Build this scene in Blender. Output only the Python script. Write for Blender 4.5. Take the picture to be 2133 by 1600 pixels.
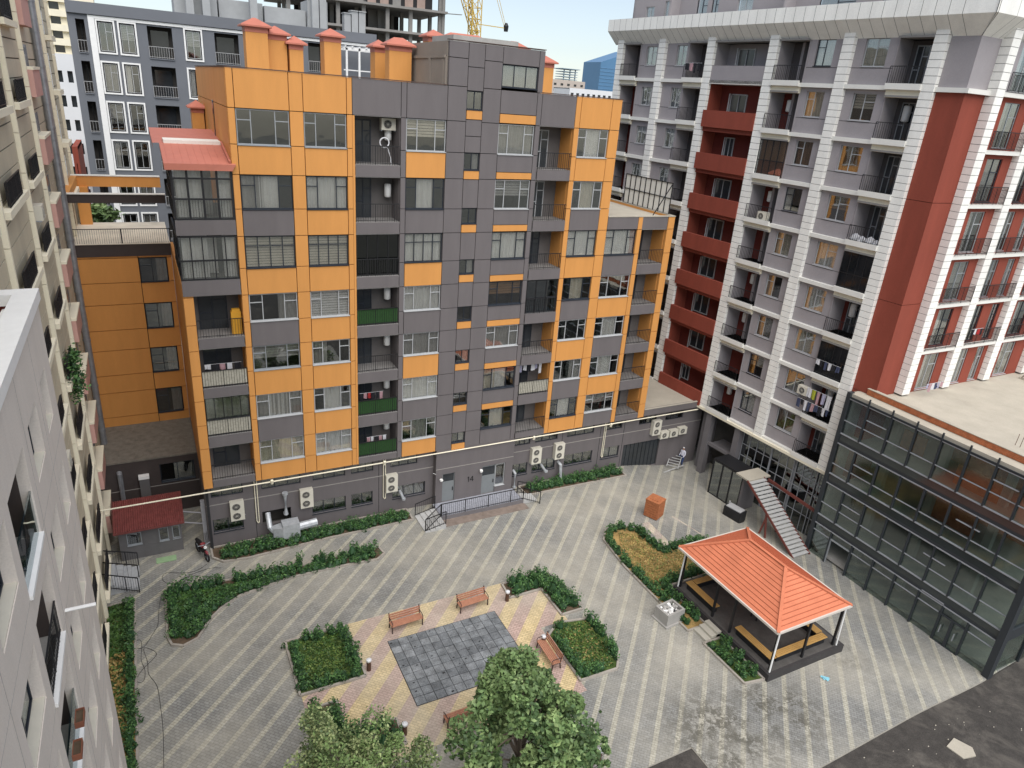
import bpy, math, random
from math import sin, cos, pi, radians, floor
from mathutils import Matrix, Vector
for o in list(bpy.data.objects): bpy.data.objects.remove(o)
SC = bpy.context.scene; COL = SC.collection
rnd = random.Random(11)
# ------------------------------------------------------------------ camera
cam = bpy.data.cameras.new('camera'); cam.sensor_width = 36; cam.lens = 36 * 1449.45 / 2133
cam.clip_start = 0.1; cam.clip_end = 4000
co = bpy.data.objects.new('camera', cam); COL.objects.link(co)
PITCH, ROLL, YO = .390896558, .0795332, .500127676
fw = Vector((0, cos(PITCH), -sin(PITCH))); rt = Vector((1, 0, 0)); up = rt.cross(fw)
r2 = cos(ROLL) * rt + sin(ROLL) * up; u2 = -sin(ROLL) * rt + cos(ROLL) * up
RZ = Matrix.Rotation(-YO, 3, 'Z'); r2, u2, fw = RZ @ r2, RZ @ u2, RZ @ fw
m = Matrix((r2, u2, -fw)).transposed().to_4x4(); m.translation = (0, 0, 26.4)
co.matrix_world = m; SC.camera = co
# ------------------------------------------------------------------ sky, sun, exposure
SUN_EL, SUN_AZ = radians(58), radians(190)      # azimuth clockwise from +Y: behind the camera, to the left
w = bpy.data.worlds.new('World'); SC.world = w; w.use_nodes = True
wn = w.node_tree.nodes; bg = wn['Background']; sk = wn.new('ShaderNodeTexSky'); sk.sky_type = 'NISHITA'
sk.sun_disc = False; sk.sun_elevation = SUN_EL; sk.sun_rotation = SUN_AZ
sk.altitude = 0; sk.air_density = 1.0; sk.dust_density = .5; sk.ozone_density = 2.5
hs = wn.new('ShaderNodeHueSaturation'); hs.inputs['Saturation'].default_value = .62       # thin white cloud: the blue is washed out
w.node_tree.links.new(sk.outputs[0], hs.inputs['Color']); w.node_tree.links.new(hs.outputs[0], bg.inputs[0]); bg.inputs[1].default_value = .075
sl = bpy.data.lights.new('sun', 'SUN'); sl.energy = 2.3; sl.angle = radians(75); sl.color = (1, .955, .90)
so = bpy.data.objects.new('sun', sl); COL.objects.link(so)
d = Vector((sin(SUN_AZ) * cos(SUN_EL), cos(SUN_AZ) * cos(SUN_EL), sin(SUN_EL)))
so.rotation_euler = d.to_track_quat('Z', 'Y').to_euler(); so.location = (0, -40, 80)
vs = SC.view_settings; vs.view_transform = 'Standard'; vs.look = 'None'; vs.gamma = 1; vs.exposure = .97; vs.use_curve_mapping = False
# ------------------------------------------------------------------ materials
MATS = {}
def mat(name, col, rough=.75, var=.1, scale=3., metal=0., bump=0., fine=0., spec=.3, streak=0.):
    if name in MATS: return MATS[name]
    m = bpy.data.materials.new(name); m.use_nodes = True; nt = m.node_tree; N = nt.nodes; L = nt.links
    b = N['Principled BSDF']; b.inputs['Roughness'].default_value = rough; b.inputs['Metallic'].default_value = metal
    b.inputs['Specular IOR Level'].default_value = spec
    if var > 0:
        tc = N.new('ShaderNodeTexCoord'); nz = N.new('ShaderNodeTexNoise'); nz.inputs['Scale'].default_value = scale
        nz.inputs['Detail'].default_value = 6; nz.inputs['Roughness'].default_value = .65
        src = tc.outputs['Object']
        if streak:
            mp = N.new('ShaderNodeMapping'); mp.inputs['Scale'].default_value = (1, 1, streak); L.new(src, mp.inputs[0]); src = mp.outputs[0]
        L.new(src, nz.inputs['Vector'])
        mr = N.new('ShaderNodeMapRange'); mr.inputs[1].default_value = .25; mr.inputs[2].default_value = .75
        mr.inputs[3].default_value = 1 - var; mr.inputs[4].default_value = 1 + var; L.new(nz.outputs['Fac'], mr.inputs[0])
        f = mr.outputs[0]
        if fine > 0:
            n2 = N.new('ShaderNodeTexNoise'); n2.inputs['Scale'].default_value = 22; n2.inputs['Detail'].default_value = 3
            L.new(tc.outputs['Object'], n2.inputs['Vector'])
            m2 = N.new('ShaderNodeMapRange'); m2.inputs[1].default_value = .3; m2.inputs[2].default_value = .7
            m2.inputs[3].default_value = 1 - fine; m2.inputs[4].default_value = 1 + fine; L.new(n2.outputs['Fac'], m2.inputs[0])
            mm = N.new('ShaderNodeMath'); mm.operation = 'MULTIPLY'; L.new(f, mm.inputs[0]); L.new(m2.outputs[0], mm.inputs[1]); f = mm.outputs[0]
        vm = N.new('ShaderNodeVectorMath'); vm.operation = 'SCALE'; vm.inputs[0].default_value = col[:3]; L.new(f, vm.inputs['Scale'])
        L.new(vm.outputs[0], b.inputs['Base Color'])
        if bump:
            bp = N.new('ShaderNodeBump'); bp.inputs['Strength'].default_value = bump; bp.inputs['Distance'].default_value = .03
            L.new(nz.outputs['Fac'], bp.inputs['Height']); L.new(bp.outputs[0], b.inputs['Normal'])
    else: b.inputs['Base Color'].default_value = (*col[:3], 1)
    MATS[name] = m; return m
def glass(name, tint, refl=.18, rough=.02):
    if name in MATS: return MATS[name]
    m = bpy.data.materials.new(name); m.use_nodes = True; nt = m.node_tree; N = nt.nodes; L = nt.links
    N.remove(N['Principled BSDF']); out = N['Material Output']
    tr = N.new('ShaderNodeBsdfTransparent'); tr.inputs[0].default_value = (*tint, 1)
    gl = N.new('ShaderNodeBsdfGlossy'); gl.inputs['Roughness'].default_value = rough; gl.inputs[0].default_value = (.9, .95, .97, 1)
    lw = N.new('ShaderNodeLayerWeight'); lw.inputs['Blend'].default_value = .35
    mr = N.new('ShaderNodeMapRange'); mr.inputs[3].default_value = refl; mr.inputs[4].default_value = min(1, refl + .45)
    tc = N.new('ShaderNodeTexCoord'); nz = N.new('ShaderNodeTexNoise'); nz.inputs['Scale'].default_value = .7; bp = N.new('ShaderNodeBump')
    bp.inputs['Strength'].default_value = .12; bp.inputs['Distance'].default_value = .05
    L.new(tc.outputs['Object'], nz.inputs['Vector']); L.new(nz.outputs['Fac'], bp.inputs['Height']); L.new(bp.outputs[0], gl.inputs['Normal'])
    mx = N.new('ShaderNodeMixShader'); L.new(lw.outputs['Facing'], mr.inputs[0]); L.new(mr.outputs[0], mx.inputs[0])
    L.new(tr.outputs[0], mx.inputs[1]); L.new(gl.outputs[0], mx.inputs[2]); L.new(mx.outputs[0], out.inputs[0])
    MATS[name] = m; return m
ORANGE = mat('orange_cladding', (.62, .285, .08), .6, .075, 1.3, fine=.025, streak=.18)
TAUPE = mat('taupe_cladding', (.145, .131, .132), .65, .10, 1.3, fine=.04, streak=.18)
DKGAP = mat('joint_dark', (.03, .03, .032), .9, 0)
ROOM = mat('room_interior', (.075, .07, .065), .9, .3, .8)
BLACK = mat('black_metal', (.018, .018, .02), .45, .1)
WFRAME = mat('white_frame', (.42, .43, .435), .4, .05)
DFRAME = mat('dark_frame', (.025, .03, .04), .4, .05)
SFRAME = mat('silver_frame', (.34, .36, .38), .4, .1, metal=.3)
CURT = mat('white_curtain', (.88, .87, .84), .9, .08, 2)
CURTB = mat('beige_curtain', (.74, .69, .58), .9, .1, 2)
CURTD = mat('grey_curtain', (.46, .45, .43), .9, .15, 2)
CURTR = mat('brown_curtain', (.33, .2, .11), .9, .1, 2)
GLASS = glass('window_glass', (.80, .80, .79), .12)
CONC = mat('concrete', (.33, .32, .30), .9, .16, 1.2, fine=.08, bump=.15)
PALE = mat('pale_screed', (.42, .385, .315), .9, .14, .55, fine=.06)
WHITE = mat('white_plaster', (.74, .73, .68), .7, .06, .8, fine=.03)
CREAM = mat('cream_plaster', (.80, .74, .58), .75, .07, .8, fine=.03)
WHITEP = mat('white_paint', (.82, .82, .8), .5, .05)
LILAC = mat('lilac_render', (.315, .292, .30), .85, .05, 1.2, fine=.05)
RED = mat('red_render', (.245, .056, .035), .8, .13, 1.2, fine=.05, streak=.2)
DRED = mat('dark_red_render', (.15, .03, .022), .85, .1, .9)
CAPRED = mat('red_metal', (.47, .165, .115), .5, .08, 2)
# ------------------------------------------------------------------ mesh builder and objects
I4 = Matrix.Identity(4)
def frame(loc, ang): return Matrix.Translation(loc) @ Matrix.Rotation(ang, 4, 'Z')
class MB:
    def __init__(s, F=None): s.v = []; s.f = []; s.m = []; s.F = F or I4; s.ident = F is None
    def pt(s, p):
        s.v.append(tuple(p) if s.ident else tuple(s.F @ Vector(p))); return len(s.v) - 1
    def face(s, ps, mi=0):
        s.f.append([s.pt(p) for p in ps]); s.m.append(mi); return s
    def box(s, x0, x1, y0, y1, z0, z1, mi=0):
        i = len(s.v)
        for z in (z0, z1):
            for x, y in ((x0, y0), (x1, y0), (x1, y1), (x0, y1)): s.pt((x, y, z))
        for q in ((3, 2, 1, 0), (4, 5, 6, 7), (0, 1, 5, 4), (1, 2, 6, 5), (2, 3, 7, 6), (3, 0, 4, 7)):
            s.f.append([i + k for k in q]); s.m.append(mi)
        return s
    def bar(s, a, b, w, h=None, mi=0):
        a, b = Vector(a), Vector(b); d = (b - a); h = h or w
        if d.length < 1e-6: return s
        d.normalize(); u = d.cross(Vector((0, 0, 1)))
        if u.length < 1e-3: u = Vector((1, 0, 0))
        u.normalize(); v = u.cross(d); i = len(s.v)
        for p in (a, b):
            for su, sv in ((-1, -1), (1, -1), (1, 1), (-1, 1)): s.pt(p + u * su * w / 2 + v * sv * h / 2)
        for q in ((0, 1, 2, 3), (7, 6, 5, 4), (0, 4, 5, 1), (1, 5, 6, 2), (2, 6, 7, 3), (3, 7, 4, 0)):
            s.f.append([i + k for k in q]); s.m.append(mi)
        return s
    def tube(s, pts, r, n=8, mi=0, cap=True):
        pts = [Vector(p) for p in pts]; R = r if isinstance(r, (list, tuple)) else [r] * len(pts); rings = []
        for k, p in enumerate(pts):
            d = (pts[min(k + 1, len(pts) - 1)] - pts[max(k - 1, 0)])
            if d.length < 1e-9: d = Vector((0, 0, 1))
            d.normalize(); u = d.cross(Vector((0, 0, 1)))
            if u.length < .05: u = Vector((1, 0, 0))
            u.normalize(); v = d.cross(u)
            rings.append([s.pt(p + (u * cos(2 * pi * j / n) + v * sin(2 * pi * j / n)) * R[k]) for j in range(n)])
        for a, b in zip(rings, rings[1:]):
            for j in range(n):
                s.f.append([a[j], a[(j + 1) % n], b[(j + 1) % n], b[j]]); s.m.append(mi)
        if cap: s.f.append(rings[0][::-1]); s.m.append(mi); s.f.append(rings[-1]); s.m.append(mi)
        return s
    def prism(s, poly, z0, z1, mi=0):
        n = len(poly); a = [s.pt((x, y, z0)) for x, y in poly]; b = [s.pt((x, y, z1)) for x, y in poly]
        s.f.append(a[::-1]); s.m.append(mi); s.f.append(b); s.m.append(mi)
        for k in range(n): s.f.append([a[k], a[(k + 1) % n], b[(k + 1) % n], b[k]]); s.m.append(mi)
        return s
    def tile(s, x0, x1, y0, y1, z0, z1, mi=0, g=.018): return s.box(x0 + g, x1 - g, y0, y1, z0 + g, z1 - g, mi)
def link(name, me, parent=None):
    o = bpy.data.objects.new(name, me); COL.objects.link(o)
    if parent is not None: o.parent = parent
    return o
WM = {}
def thing(name, label, cat, loc=(0, 0, 0), rz=0, group=None, F=None):
    F = F if F is not None else frame(loc, rz)
    o = link(name, None); o.matrix_world = F; o.empty_display_size = .3; WM[o.name] = F.copy()
    o['label'] = label; o['category'] = cat
    if group: o['group'] = group
    return o
def obj(name, mb, mats, parent=None, smooth=False):
    if not isinstance(mats, (list, tuple)): mats = [mats]
    me = bpy.data.meshes.new(name); W = I4
    if parent is not None: W = WM[parent.name]
    inv = W.inverted(); vv = [tuple(inv @ Vector(p)) for p in mb.v] if parent is not None else mb.v
    me.from_pydata(vv, [], mb.f); me.polygons.foreach_set('material_index', mb.m)
    for m in mats: me.materials.append(m)
    if smooth: me.polygons.foreach_set('use_smooth', [True] * len(mb.f))
    me.update(); o = link(name, me, parent); WM[o.name] = W; return o
def tag(o, label, cat, group=None):
    o['label'] = label; o['category'] = cat
    if group: o['group'] = group
    return o
def struct(name, mb, m, kind='structure', label=None, cat=None):
    o = obj(name, mb, m); o['kind'] = kind; o['category'] = cat or name.replace('_', ' ')
    if label: o['label'] = label
    return o
def gz(x):
    t = min(max((x - 30) / 8, 0), 1); return -.9 * t * t * (3 - 2 * t)
# ------------------------------------------------------------------ window, curtain, railing and balcony makers
def curtain(F, x0, x1, z0, z1, y, m, par, blind=False):
    b = MB(F); n = max(4, int((x1 - x0) / .07)); ph = rnd.random() * 6
    if blind:
        k = int((z1 - z0) / .14) or 1
        for i in range(k):
            za, zb = z0 + (z1 - z0) * i / k, z0 + (z1 - z0) * (i + 1) / k - .025
            b.face([(x0, y, za), (x1, y, za), (x1, y + .03, zb), (x0, y + .03, zb)])
    else:
        xs = [x0 + (x1 - x0) * i / n for i in range(n + 1)]; ys = [y + .035 * sin(i * 1.9 + ph) + .02 * sin(i * .7 + ph) for i in range(n + 1)]
        for i in range(n): b.face([(xs[i], ys[i], z0), (xs[i + 1], ys[i + 1], z0), (xs[i + 1], ys[i + 1], z1), (xs[i], ys[i], z1)])
    return obj('blind' if blind else 'curtain', b, m, par)
def window(par, F, x0, x1, z0, z1, y=.09, style='c3', fm=None, cur='', sill=True, pane=True, face=0.):
    fm = fm or DFRAME; b = MB(F); t = .042; d = .06
    def br(xa, xb, za, zb): b.box(xa, xb, y, y + d, za, zb)
    br(x0, x1, z0, z0 + t); br(x0, x1, z1 - t, z1); br(x0, x0 + t, z0 + t, z1 - t); br(x1 - t, x1, z0 + t, z1 - t)
    W, H = x1 - x0, z1 - z0; zt = z0 + H * .68
    if style == 'c3':
        a, c = x0 + W * .27, x1 - W * .27
        for x in (a, c): br(x - t / 2, x + t / 2, z0 + t, z1 - t)
        br(x0 + t, a - t / 2, zt, zt + t); br(c + t / 2, x1 - t, zt, zt + t)
    elif style == 'g4':
        for k in (1, 2, 3): br(x0 + W * k / 4 - t / 2, x0 + W * k / 4 + t / 2, z0 + t, z1 - t)
        for k in range(4): br(x0 + W * k / 4 + t, x0 + W * (k + 1) / 4 - t, zt, zt + t)
    elif style == 'c2':
        x = x0 + W * .5; br(x - t / 2, x + t / 2, z0 + t, z1 - t); br(x + t / 2, x1 - t, zt, zt + t)
    elif style == 'c2l':
        x = x0 + W * .45; br(x - t / 2, x + t / 2, z0 + t, z1 - t); br(x0 + t, x - t / 2, zt, zt + t)
    elif style == 'd2':
        x = x0 + W * .5; br(x - t / 2, x + t / 2, z0 + t, z1 - t)
    elif style == 't3':
        for k in (1, 2): br(x0 + W * k / 3 - t / 2, x0 + W * k / 3 + t / 2, z0 + t, z1 - t)
    if sill: b.box(x0 - .02, x1 + .02, face - .05, y + .02, z0 - .045, z0 - .004)
    o = obj('window', b, fm, par)
    if pane:
        g = MB(F); g.box(x0 + t, x1 - t, y + .025, y + .035, z0 + t, z1 - t); obj('pane', g, GLASS, o)
    yc = y + .13
    C = {'w': CURT, 'b': CURTB, 'd': CURTD, 'r': CURTR}
    for ch in cur.split():
        m = C[ch[0]]; k = ch[1:]
        if k == '': curtain(F, x0 + .03, x1 - .03, z0 + .02, z1 - .02, yc, m, o)
        elif k == 'x': curtain(F, x0 + .03, x1 - .03, z0 + .02, z1 - .02, yc, m, o, True)
        elif k == 'h': curtain(F, x0 + .03, x1 - .03, z0 + (z1 - z0) * .45, z1 - .02, yc, m, o, True)
        elif k == 'l': curtain(F, x0 + .03, x0 + W * .4, z0 + .02, z1 - .02, yc, m, o)
        elif k == 'r': curtain(F, x1 - W * .4, x1 - .03, z0 + .02, z1 - .02, yc, m, o)
        elif k == 'c': curtain(F, x0 + W * .27, x1 - W * .27, z0 + .02, z1 - .02, yc, m, o)
    return o
def railing(F, x0, x1, y, z0, h, par, m=None, infill=None, name='railing', step=.13, sides=0):
    b = MB(F); b.box(x0, x1, y - .02, y + .02, z0 + h - .04, z0 + h); b.box(x0, x1, y - .015, y + .015, z0 + .08, z0 + .11)
    n = max(2, int((x1 - x0) / step))
    for i in range(n + 1):
        x = x0 + (x1 - x0) * i / n; r = .016 if i % 8 else .03; b.box(x - r / 2, x + r / 2, y - r / 2, y + r / 2, z0, z0 + h - .04)
    if sides:
        for x in (x0, x1):
            b.box(x - .015, x + .015, y, y + sides, z0 + h - .04, z0 + h)
            for k in range(int(sides / step) + 1): b.box(x - .008, x + .008, y + k * step, y + k * step + .016, z0, z0 + h - .04)
    o = obj(name, b, m or BLACK, par)
    if infill:
        g = MB(F); g.box(x0 + .02, x1 - .02, y + .03, y + .04, z0 + .06, z0 + h - .06); obj('infill_panel', g, infill, o)
    return o
def recess(par, F, x0, x1, z0, z1, depth, mats, name='balcony', door=None, dm=None, light=False):
    """open box: floor, ceiling, sides, back. mats = (side_left, side_right, back, floor)"""
    b = MB(F); y1 = depth; e = .004
    b.box(x0 - .05, x0 + e, .24, y1, z0, z1, 0); b.box(x1 - e, x1 + .05, .24, y1, z0, z1, 1)
    b.box(x0, x1, y1, y1 + .1, z0, z1, 2); b.box(x0, x1, .02, y1, z0 - .12, z0, 3); b.box(x0, x1, .02, y1, z1, z1 + .1, 3)
    o = obj(name, b, mats, par)
    if door:
        a, c = door; W = c - a; zt = min(z1 - .2, z0 + 2.2); f = MB(F); t = .06; y = y1 - .05
        f.box(a, c, y, y1, zt - t, zt); f.box(a, a + t, y, y1, z0, zt - t); f.box(c - t, c, y, y1, z0, zt - t)
        f.box(a + W * .45, a + W * .45 + t, y, y1, z0, zt - t); f.box(a + t, a + W * .45, y, y1, z0 + .9, z0 + .96)
        f.box(a + W * .45 + t, c - t, y, y1, z0 + 1.6, z0 + 1.66)
        dd = obj('door', f, dm or DFRAME, o); g = MB(F); g.box(a + t, c - t, y + .03, y + .04, z0, zt - t); obj('pane', g, PANE_D, dd)
    return o
PANE_D = mat('dark_pane', (.035, .04, .045), .08, .3, .6, spec=.6)
PANE_C = mat('curtained_pane', (.33, .33, .31), .12, .15, 1.5, spec=.5)
# ================================================================== ORANGE APARTMENT BUILDING
FO = frame((0, 38, 0), 0)
ob = thing('apartment_building', 'orange and taupe clad apartment block with rows of balconies facing the paved courtyard', 'apartment building', F=FO)
H = [24.92, 21.83, 18.76, 15.67, 12.74, 9.83, 6.92]
S = [23.26, 20.14, 17.10, 14.17, 11.33, 8.37, 5.50]
FB = [22.46, 19.42, 16.36, 13.44, 10.52, 7.66, 4.80]
TOP, BOT = 26.7, 4.36
OR, TA = 0, 1
wb = MB(FO)
def col(x0, x1, zs, mi, y0=0., y1=.22):
    for a, b in zip(zs, zs[1:]): wb.tile(x0, x1, y0, y1, a, b, mi)
# joint levels: each head and sill
Z_all = sorted(set([BOT] + H + S + [TOP]))
low = [z for z in Z_all if z < 16.4]; up = [z for z in Z_all if z > 16.2]
Zlow = [z for z in Z_all if z <= 15.67] + [16.36]
Z19 = [z for z in Z_all if z <= 18.76] + [19.6]
col(1.3, 1.8, Zlow, OR)
col(4.12, 4.46, Z_all, OR); col(7.0, 7.68, Z_all, OR); col(9.86, 10.15, Z_all, OR)
col(12.77, 13.08, Z_all, TA); col(20.95, 21.28, Z_all, TA)
col(23.62, 23.98, Z_all, OR); col(26.2, 26.92, Z_all, OR); col(29.4, 29.78, Z19, OR); col(31.92, 32.5, Z19, OR)
for k in range(7):
    nz = H[k + 1] if k < 6 else BOT
    wb.tile(4.46, 7.0, 0, .22, nz, S[k] - .05, TA if k in (1, 3, 5) else OR)
    wb.tile(7.68, 9.86, 0, .22, nz, S[k] - .05, OR)
    wb.tile(13.08, 15.4, 0, .22, nz, S[k] - .05, TA if k in (1, 3, 5) else OR)
    wb.tile(18.6, 20.95, 0, .22, nz + (.42 if k < 6 else 0), S[k] - .05, TA)
    wb.tile(23.98, 26.2, 0, .22, nz, S[k] - .05, TA if k in (1, 3, 5) else OR)
    if k < 6: wb.tile(18.6, 20.95, -.03, .2, nz + .03, nz + .42, OR)
    if k >= 2: wb.tile(26.92, 29.4, 0, .22, nz, S[k] - .05, OR if k in (3, 5) else TA)
wb.tile(18.6, 20.95, 0, .22, 25.45, TOP, TA); wb.tile(18.6, 20.95, -.03, .2, 24.95, 25.45, OR)
wb.tile(4.46, 7.0, 0, .22, H[0], TOP, OR); wb.tile(7.68, 9.86, 0, .22, H[0], TOP, OR)
wb.tile(10.15, 12.77, 0, .22, H[0], TOP, TA); wb.tile(13.08, 15.4, 0, .22, H[0], TOP, TA)
wb.tile(21.28, 23.62, 0, .22, H[0], TOP, TA); wb.tile(23.98, 26.2, 0, .22, H[0], TOP, OR)
wb.tile(26.92, 29.4, 0, .22, 18.78, 19.6, TA); wb.tile(29.42, 31.9, .003, .22, 18.78, 19.6, TA)
# stair zone between 15.4 and 18.6 with the half-level windows
for xa, xb in ((15.4, 16.53), (17.5, 18.6)): col(xa, xb, Z_all, TA)
SW = [(26.52, 25.56), (23.27, 22.33), (20.18, 19.28), (17.14, 16.27), (14.2, 13.3), (11.34, 10.5), (8.4, 7.58), (5.5, 4.78)]
prev = 28.9
for (a, b) in SW:
    wb.tile(16.53, 17.5, 0, .22, a, prev, TA) if prev - a < 1.7 else [wb.tile(16.53, 17.5, 0, .22, a, a + (prev - a) * .5, TA), wb.tile(16.53, 17.5, 0, .22, a + (prev - a) * .5, prev, TA)]
    wb.tile(16.53, 17.5, -.03, .2, b - .52, b - .03, OR); prev = b - .52
# roof-top penthouse flush with the stair zone
for xa, xb in ((15.4, 16.53), (17.5, 18.6)): wb.tile(xa, xb, 0, .22, TOP, 28.1, TA)
wb.tile(15.4, 16.53, 0, .22, 28.1, 28.9, TA); wb.tile(16.53, 21.25, 0, .221, 28.9, 28.93, TA)
wb.tile(17.5, 18.6, 0, .22, 28.1, 28.9, TA); wb.tile(18.6, 20.9, 0, .22, 28.02, 28.9, TA); wb.tile(20.9, 21.25, 0, .22, TOP, 28.9, TA)
# balcony fronts (taupe)
for k in range(7):
    nz = H[k + 1] if k < 6 else BOT
    wb.tile(10.27, 12.77, 0, .2, nz, FB[k], TA); wb.tile(21.28, 23.62, -.08, .2, nz, FB[k], TA)
    if k >= 2: wb.tile(29.78, 31.92, -.02, .2, nz, FB[k], TA)
lf = {1: (19.6, 18.84), 2: (16.55, 15.73), 3: (13.42, 12.82), 4: (10.56, 9.98), 5: (7.64, 6.95), 6: (4.85, 4.36)}
for k, (a, b) in lf.items(): wb.tile(1.3 if k < 3 else 1.8, 4.12, -.05 if k < 3 else 0, .2, b, a, TA)
wb.box(10.15, 10.27, .01, .22, BOT, 24.9, OR)
# dark lining behind the joints
for x0, x1 in ((1.3, 1.8), (4.12, 4.46), (7.0, 7.68), (9.86, 10.2), (12.8, 13.05), (15.42, 16.5), (17.53, 18.58), (20.97, 21.26), (23.64, 23.96), (26.22, 26.9)):
    wb.box(x0 + .02, x1 - .02, .19, .3, BOT, (16.3 if x0 < 2 else TOP - .05), 2)
for k in range(7):
    nz = H[k + 1] if k < 6 else BOT
    for a, b in ((4.46, 7.0), (7.68, 9.86), (13.08, 15.4), (18.6, 20.95), (23.98, 26.2)): wb.box(a, b, .19, .3, nz + .03, S[k] - .08, 2)
    if k >= 2: wb.box(26.92, 29.4, .19, .3, nz + .03, S[k] - .08, 2)
wb.box(4.2, 26.8, .2, .35, H[0] + .03, TOP - .04, 2)
# sides, core and back of the tower
for a, b in zip([16.3, 18.76, 21.83, 24.92], [18.76, 21.83, 24.92, TOP]):
    wb.box(4.12, 4.3, .24, 5.0, a + .018, b - .018, OR); wb.box(4.12, 4.3, 5.03, 16.5, a + .018, b - .018, OR)
wb.box(4.18, 4.35, .3, 16.4, 4.4, TOP - .05, 2)
wb.box(26.7, 26.9, .24, 16.5, 19.6, TOP, TA); wb.box(4.3, 26.7, 16.3, 16.5, 4.4, TOP, TA)
wb.box(32.3, 32.5, .24, 8.0, 4.4, 19.6, OR)
for a, b in zip([0, 4.36, 6.92, 9.83, 12.74, 15.67], [4.36, 6.92, 9.83, 12.74, 15.67, 16.34]): wb.box(1.3, 1.45, .24 if a else .7, 10.8, a + .018, b - .018, OR if a else TA)
wb.box(1.36, 1.5, .3, 10.7, 0, 16.3, 2)
obj('wall', wb, [ORANGE, TAUPE, DKGAP], ob)
# rooms behind the windows, roof, terraces
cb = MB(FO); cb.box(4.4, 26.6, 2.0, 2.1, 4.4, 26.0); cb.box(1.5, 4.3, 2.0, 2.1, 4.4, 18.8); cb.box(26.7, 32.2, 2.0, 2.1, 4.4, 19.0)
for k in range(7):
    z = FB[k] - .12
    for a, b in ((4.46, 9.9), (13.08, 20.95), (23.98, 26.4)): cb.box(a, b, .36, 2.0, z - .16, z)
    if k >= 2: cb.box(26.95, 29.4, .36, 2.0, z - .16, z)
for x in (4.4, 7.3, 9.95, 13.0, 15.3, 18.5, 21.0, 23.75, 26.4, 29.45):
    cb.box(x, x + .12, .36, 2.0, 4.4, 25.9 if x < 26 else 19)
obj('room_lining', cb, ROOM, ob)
rb = MB(FO); rb.box(4.3, 26.7, .3, 16.3, 25.7, 25.9); obj('roof', rb, mat('roof_felt', (.3, .29, .27), .9, .2, .6), ob)
rb = MB(FO); rb.box(26.95, 32.3, .22, 8.0, 19.3, 19.45); rb.box(26.95, 32.5, -.03, .2, 19.6, 19.66)
rb.box(32.3, 32.5, .2, 8, 19.6, 19.66); obj('roof_terrace', rb, PALE, ob)
pw = MB(FO); pw.box(15.3, 15.5, .24, 7, 25.9, 28.1, 0); pw.box(15.36, 15.5, .24, 7, 28.1, 28.88, 0); pw.box(21.1, 21.25, .24, 7, 25.9, 28.85, 0)
pw.box(15.26, 15.32, .5, .75, 25.9, 28.0, 0); pw.box(15.24, 15.32, 2.4, 2.7, 25.9, 28.05, 0); pw.box(15.24, 15.34, .3, 7, 28.05, 28.2, 0)
pw.box(15.5, 21.1, .24, 7, 28.7, 28.8, 1); pw.box(16.5, 20.6, 2.2, 5.5, 28.8, 29.35, 1); pw.box(15.3, 21.2, 6.9, 7.1, 25.9, 28.8, 0)
obj('penthouse_wall', pw, [mat('beige_taupe', (.26, .225, .19), .8, .08, 1), CONC], ob)
window(ob, FO, 18.62, 20.88, 26.86, 28.0, .08, 't3', DFRAME, 'd')
cp = MB(FO)
for a, b in ((4.1, 15.35), (21.3, 26.94)): cp.box(a, b, -.03, .28, TOP, TOP + .045)
cp.box(4.08, 4.34, .28, 16.5, TOP, TOP + .045); cp.box(15.36, 21.28, -.03, .28, 28.93, 28.97)
obj('parapet_cap', cp, mat('cap_dark', (.09, .06, .05), .6, .05), ob)
# windows: style, frame, curtains per storey, read off the facade
W1 = [('c3', SFRAME, ''), ('c3', DFRAME, 'dl wc'), ('g4', DFRAME, 'bx'), ('c3', WFRAME, 'dr'), ('c3', SFRAME, 'dh'), ('c3', WFRAME, 'd wc'), ('c3', WFRAME, 'b')]
W2 = [('c3', SFRAME, ''), ('c3', DFRAME, 'w'), ('g4', DFRAME, 'bx'), ('c3', WFRAME, 'wx'), ('c3', WFRAME, 'dl'), ('c3', WFRAME, 'wc'), ('c3', WFRAME, 'w')]
W3 = [('c3', WFRAME, 'bh'), ('c3', DFRAME, 'wc'), ('g4', DFRAME, 'w'), ('c3', WFRAME, 'w'), ('c3', WFRAME, 'd'), ('c3', WFRAME, 'w'), ('c3', WFRAME, 'dc')]
W4 = [('c3', WFRAME, 'd'), ('c3', WFRAME, 'dh'), ('c3', DFRAME, 'w'), ('c3', DFRAME, 'rh'), ('c3', WFRAME, 'd'), ('c3', DFRAME, 'bl wc'), ('c3', DFRAME, 'wc')]
W5 = [('c3', WFRAME, 'wc'), ('c3', WFRAME, 'bc'), ('c3', DFRAME, 'w'), ('c3', DFRAME, 'bc'), ('c3', WFRAME, ''), ('c3', WFRAME, 'dr'), ('c3', DFRAME, 'wc')]
W6 = [('c3', DFRAME, 'w'), ('c3', WFRAME, ''), ('c3', WFRAME, 'wc'), ('c3', WFRAME, 'wc'), ('c3', WFRAME, 'dh')]
for (x0, x1), ws, k0 in (((4.46, 7.0), W1, 0), ((7.68, 9.86), W2, 0), ((13.08, 15.4), W3, 0), ((18.6, 20.95), W4, 0), ((23.98, 26.2), W5, 0), ((26.92, 29.4), W6, 2)):
    for k, (st, fm, cu) in enumerate(ws): window(ob, FO, x0 + .02, x1 - .02, S[k0 + k], H[k0 + k] - .02, .1, st, fm, cu)
for i, (a, b) in enumerate(SW): window(ob, FO, 16.54, 17.49, b, a - .02, .1, 'd2', DFRAME, 'dr' if i % 2 else '')
# window in the narrow side wall
sw = MB(FO); sw.box(4.08, 4.14, 6.4, 6.9, 22.9, 25.0); obj('side_window', sw, PANE_D, ob)
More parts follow.
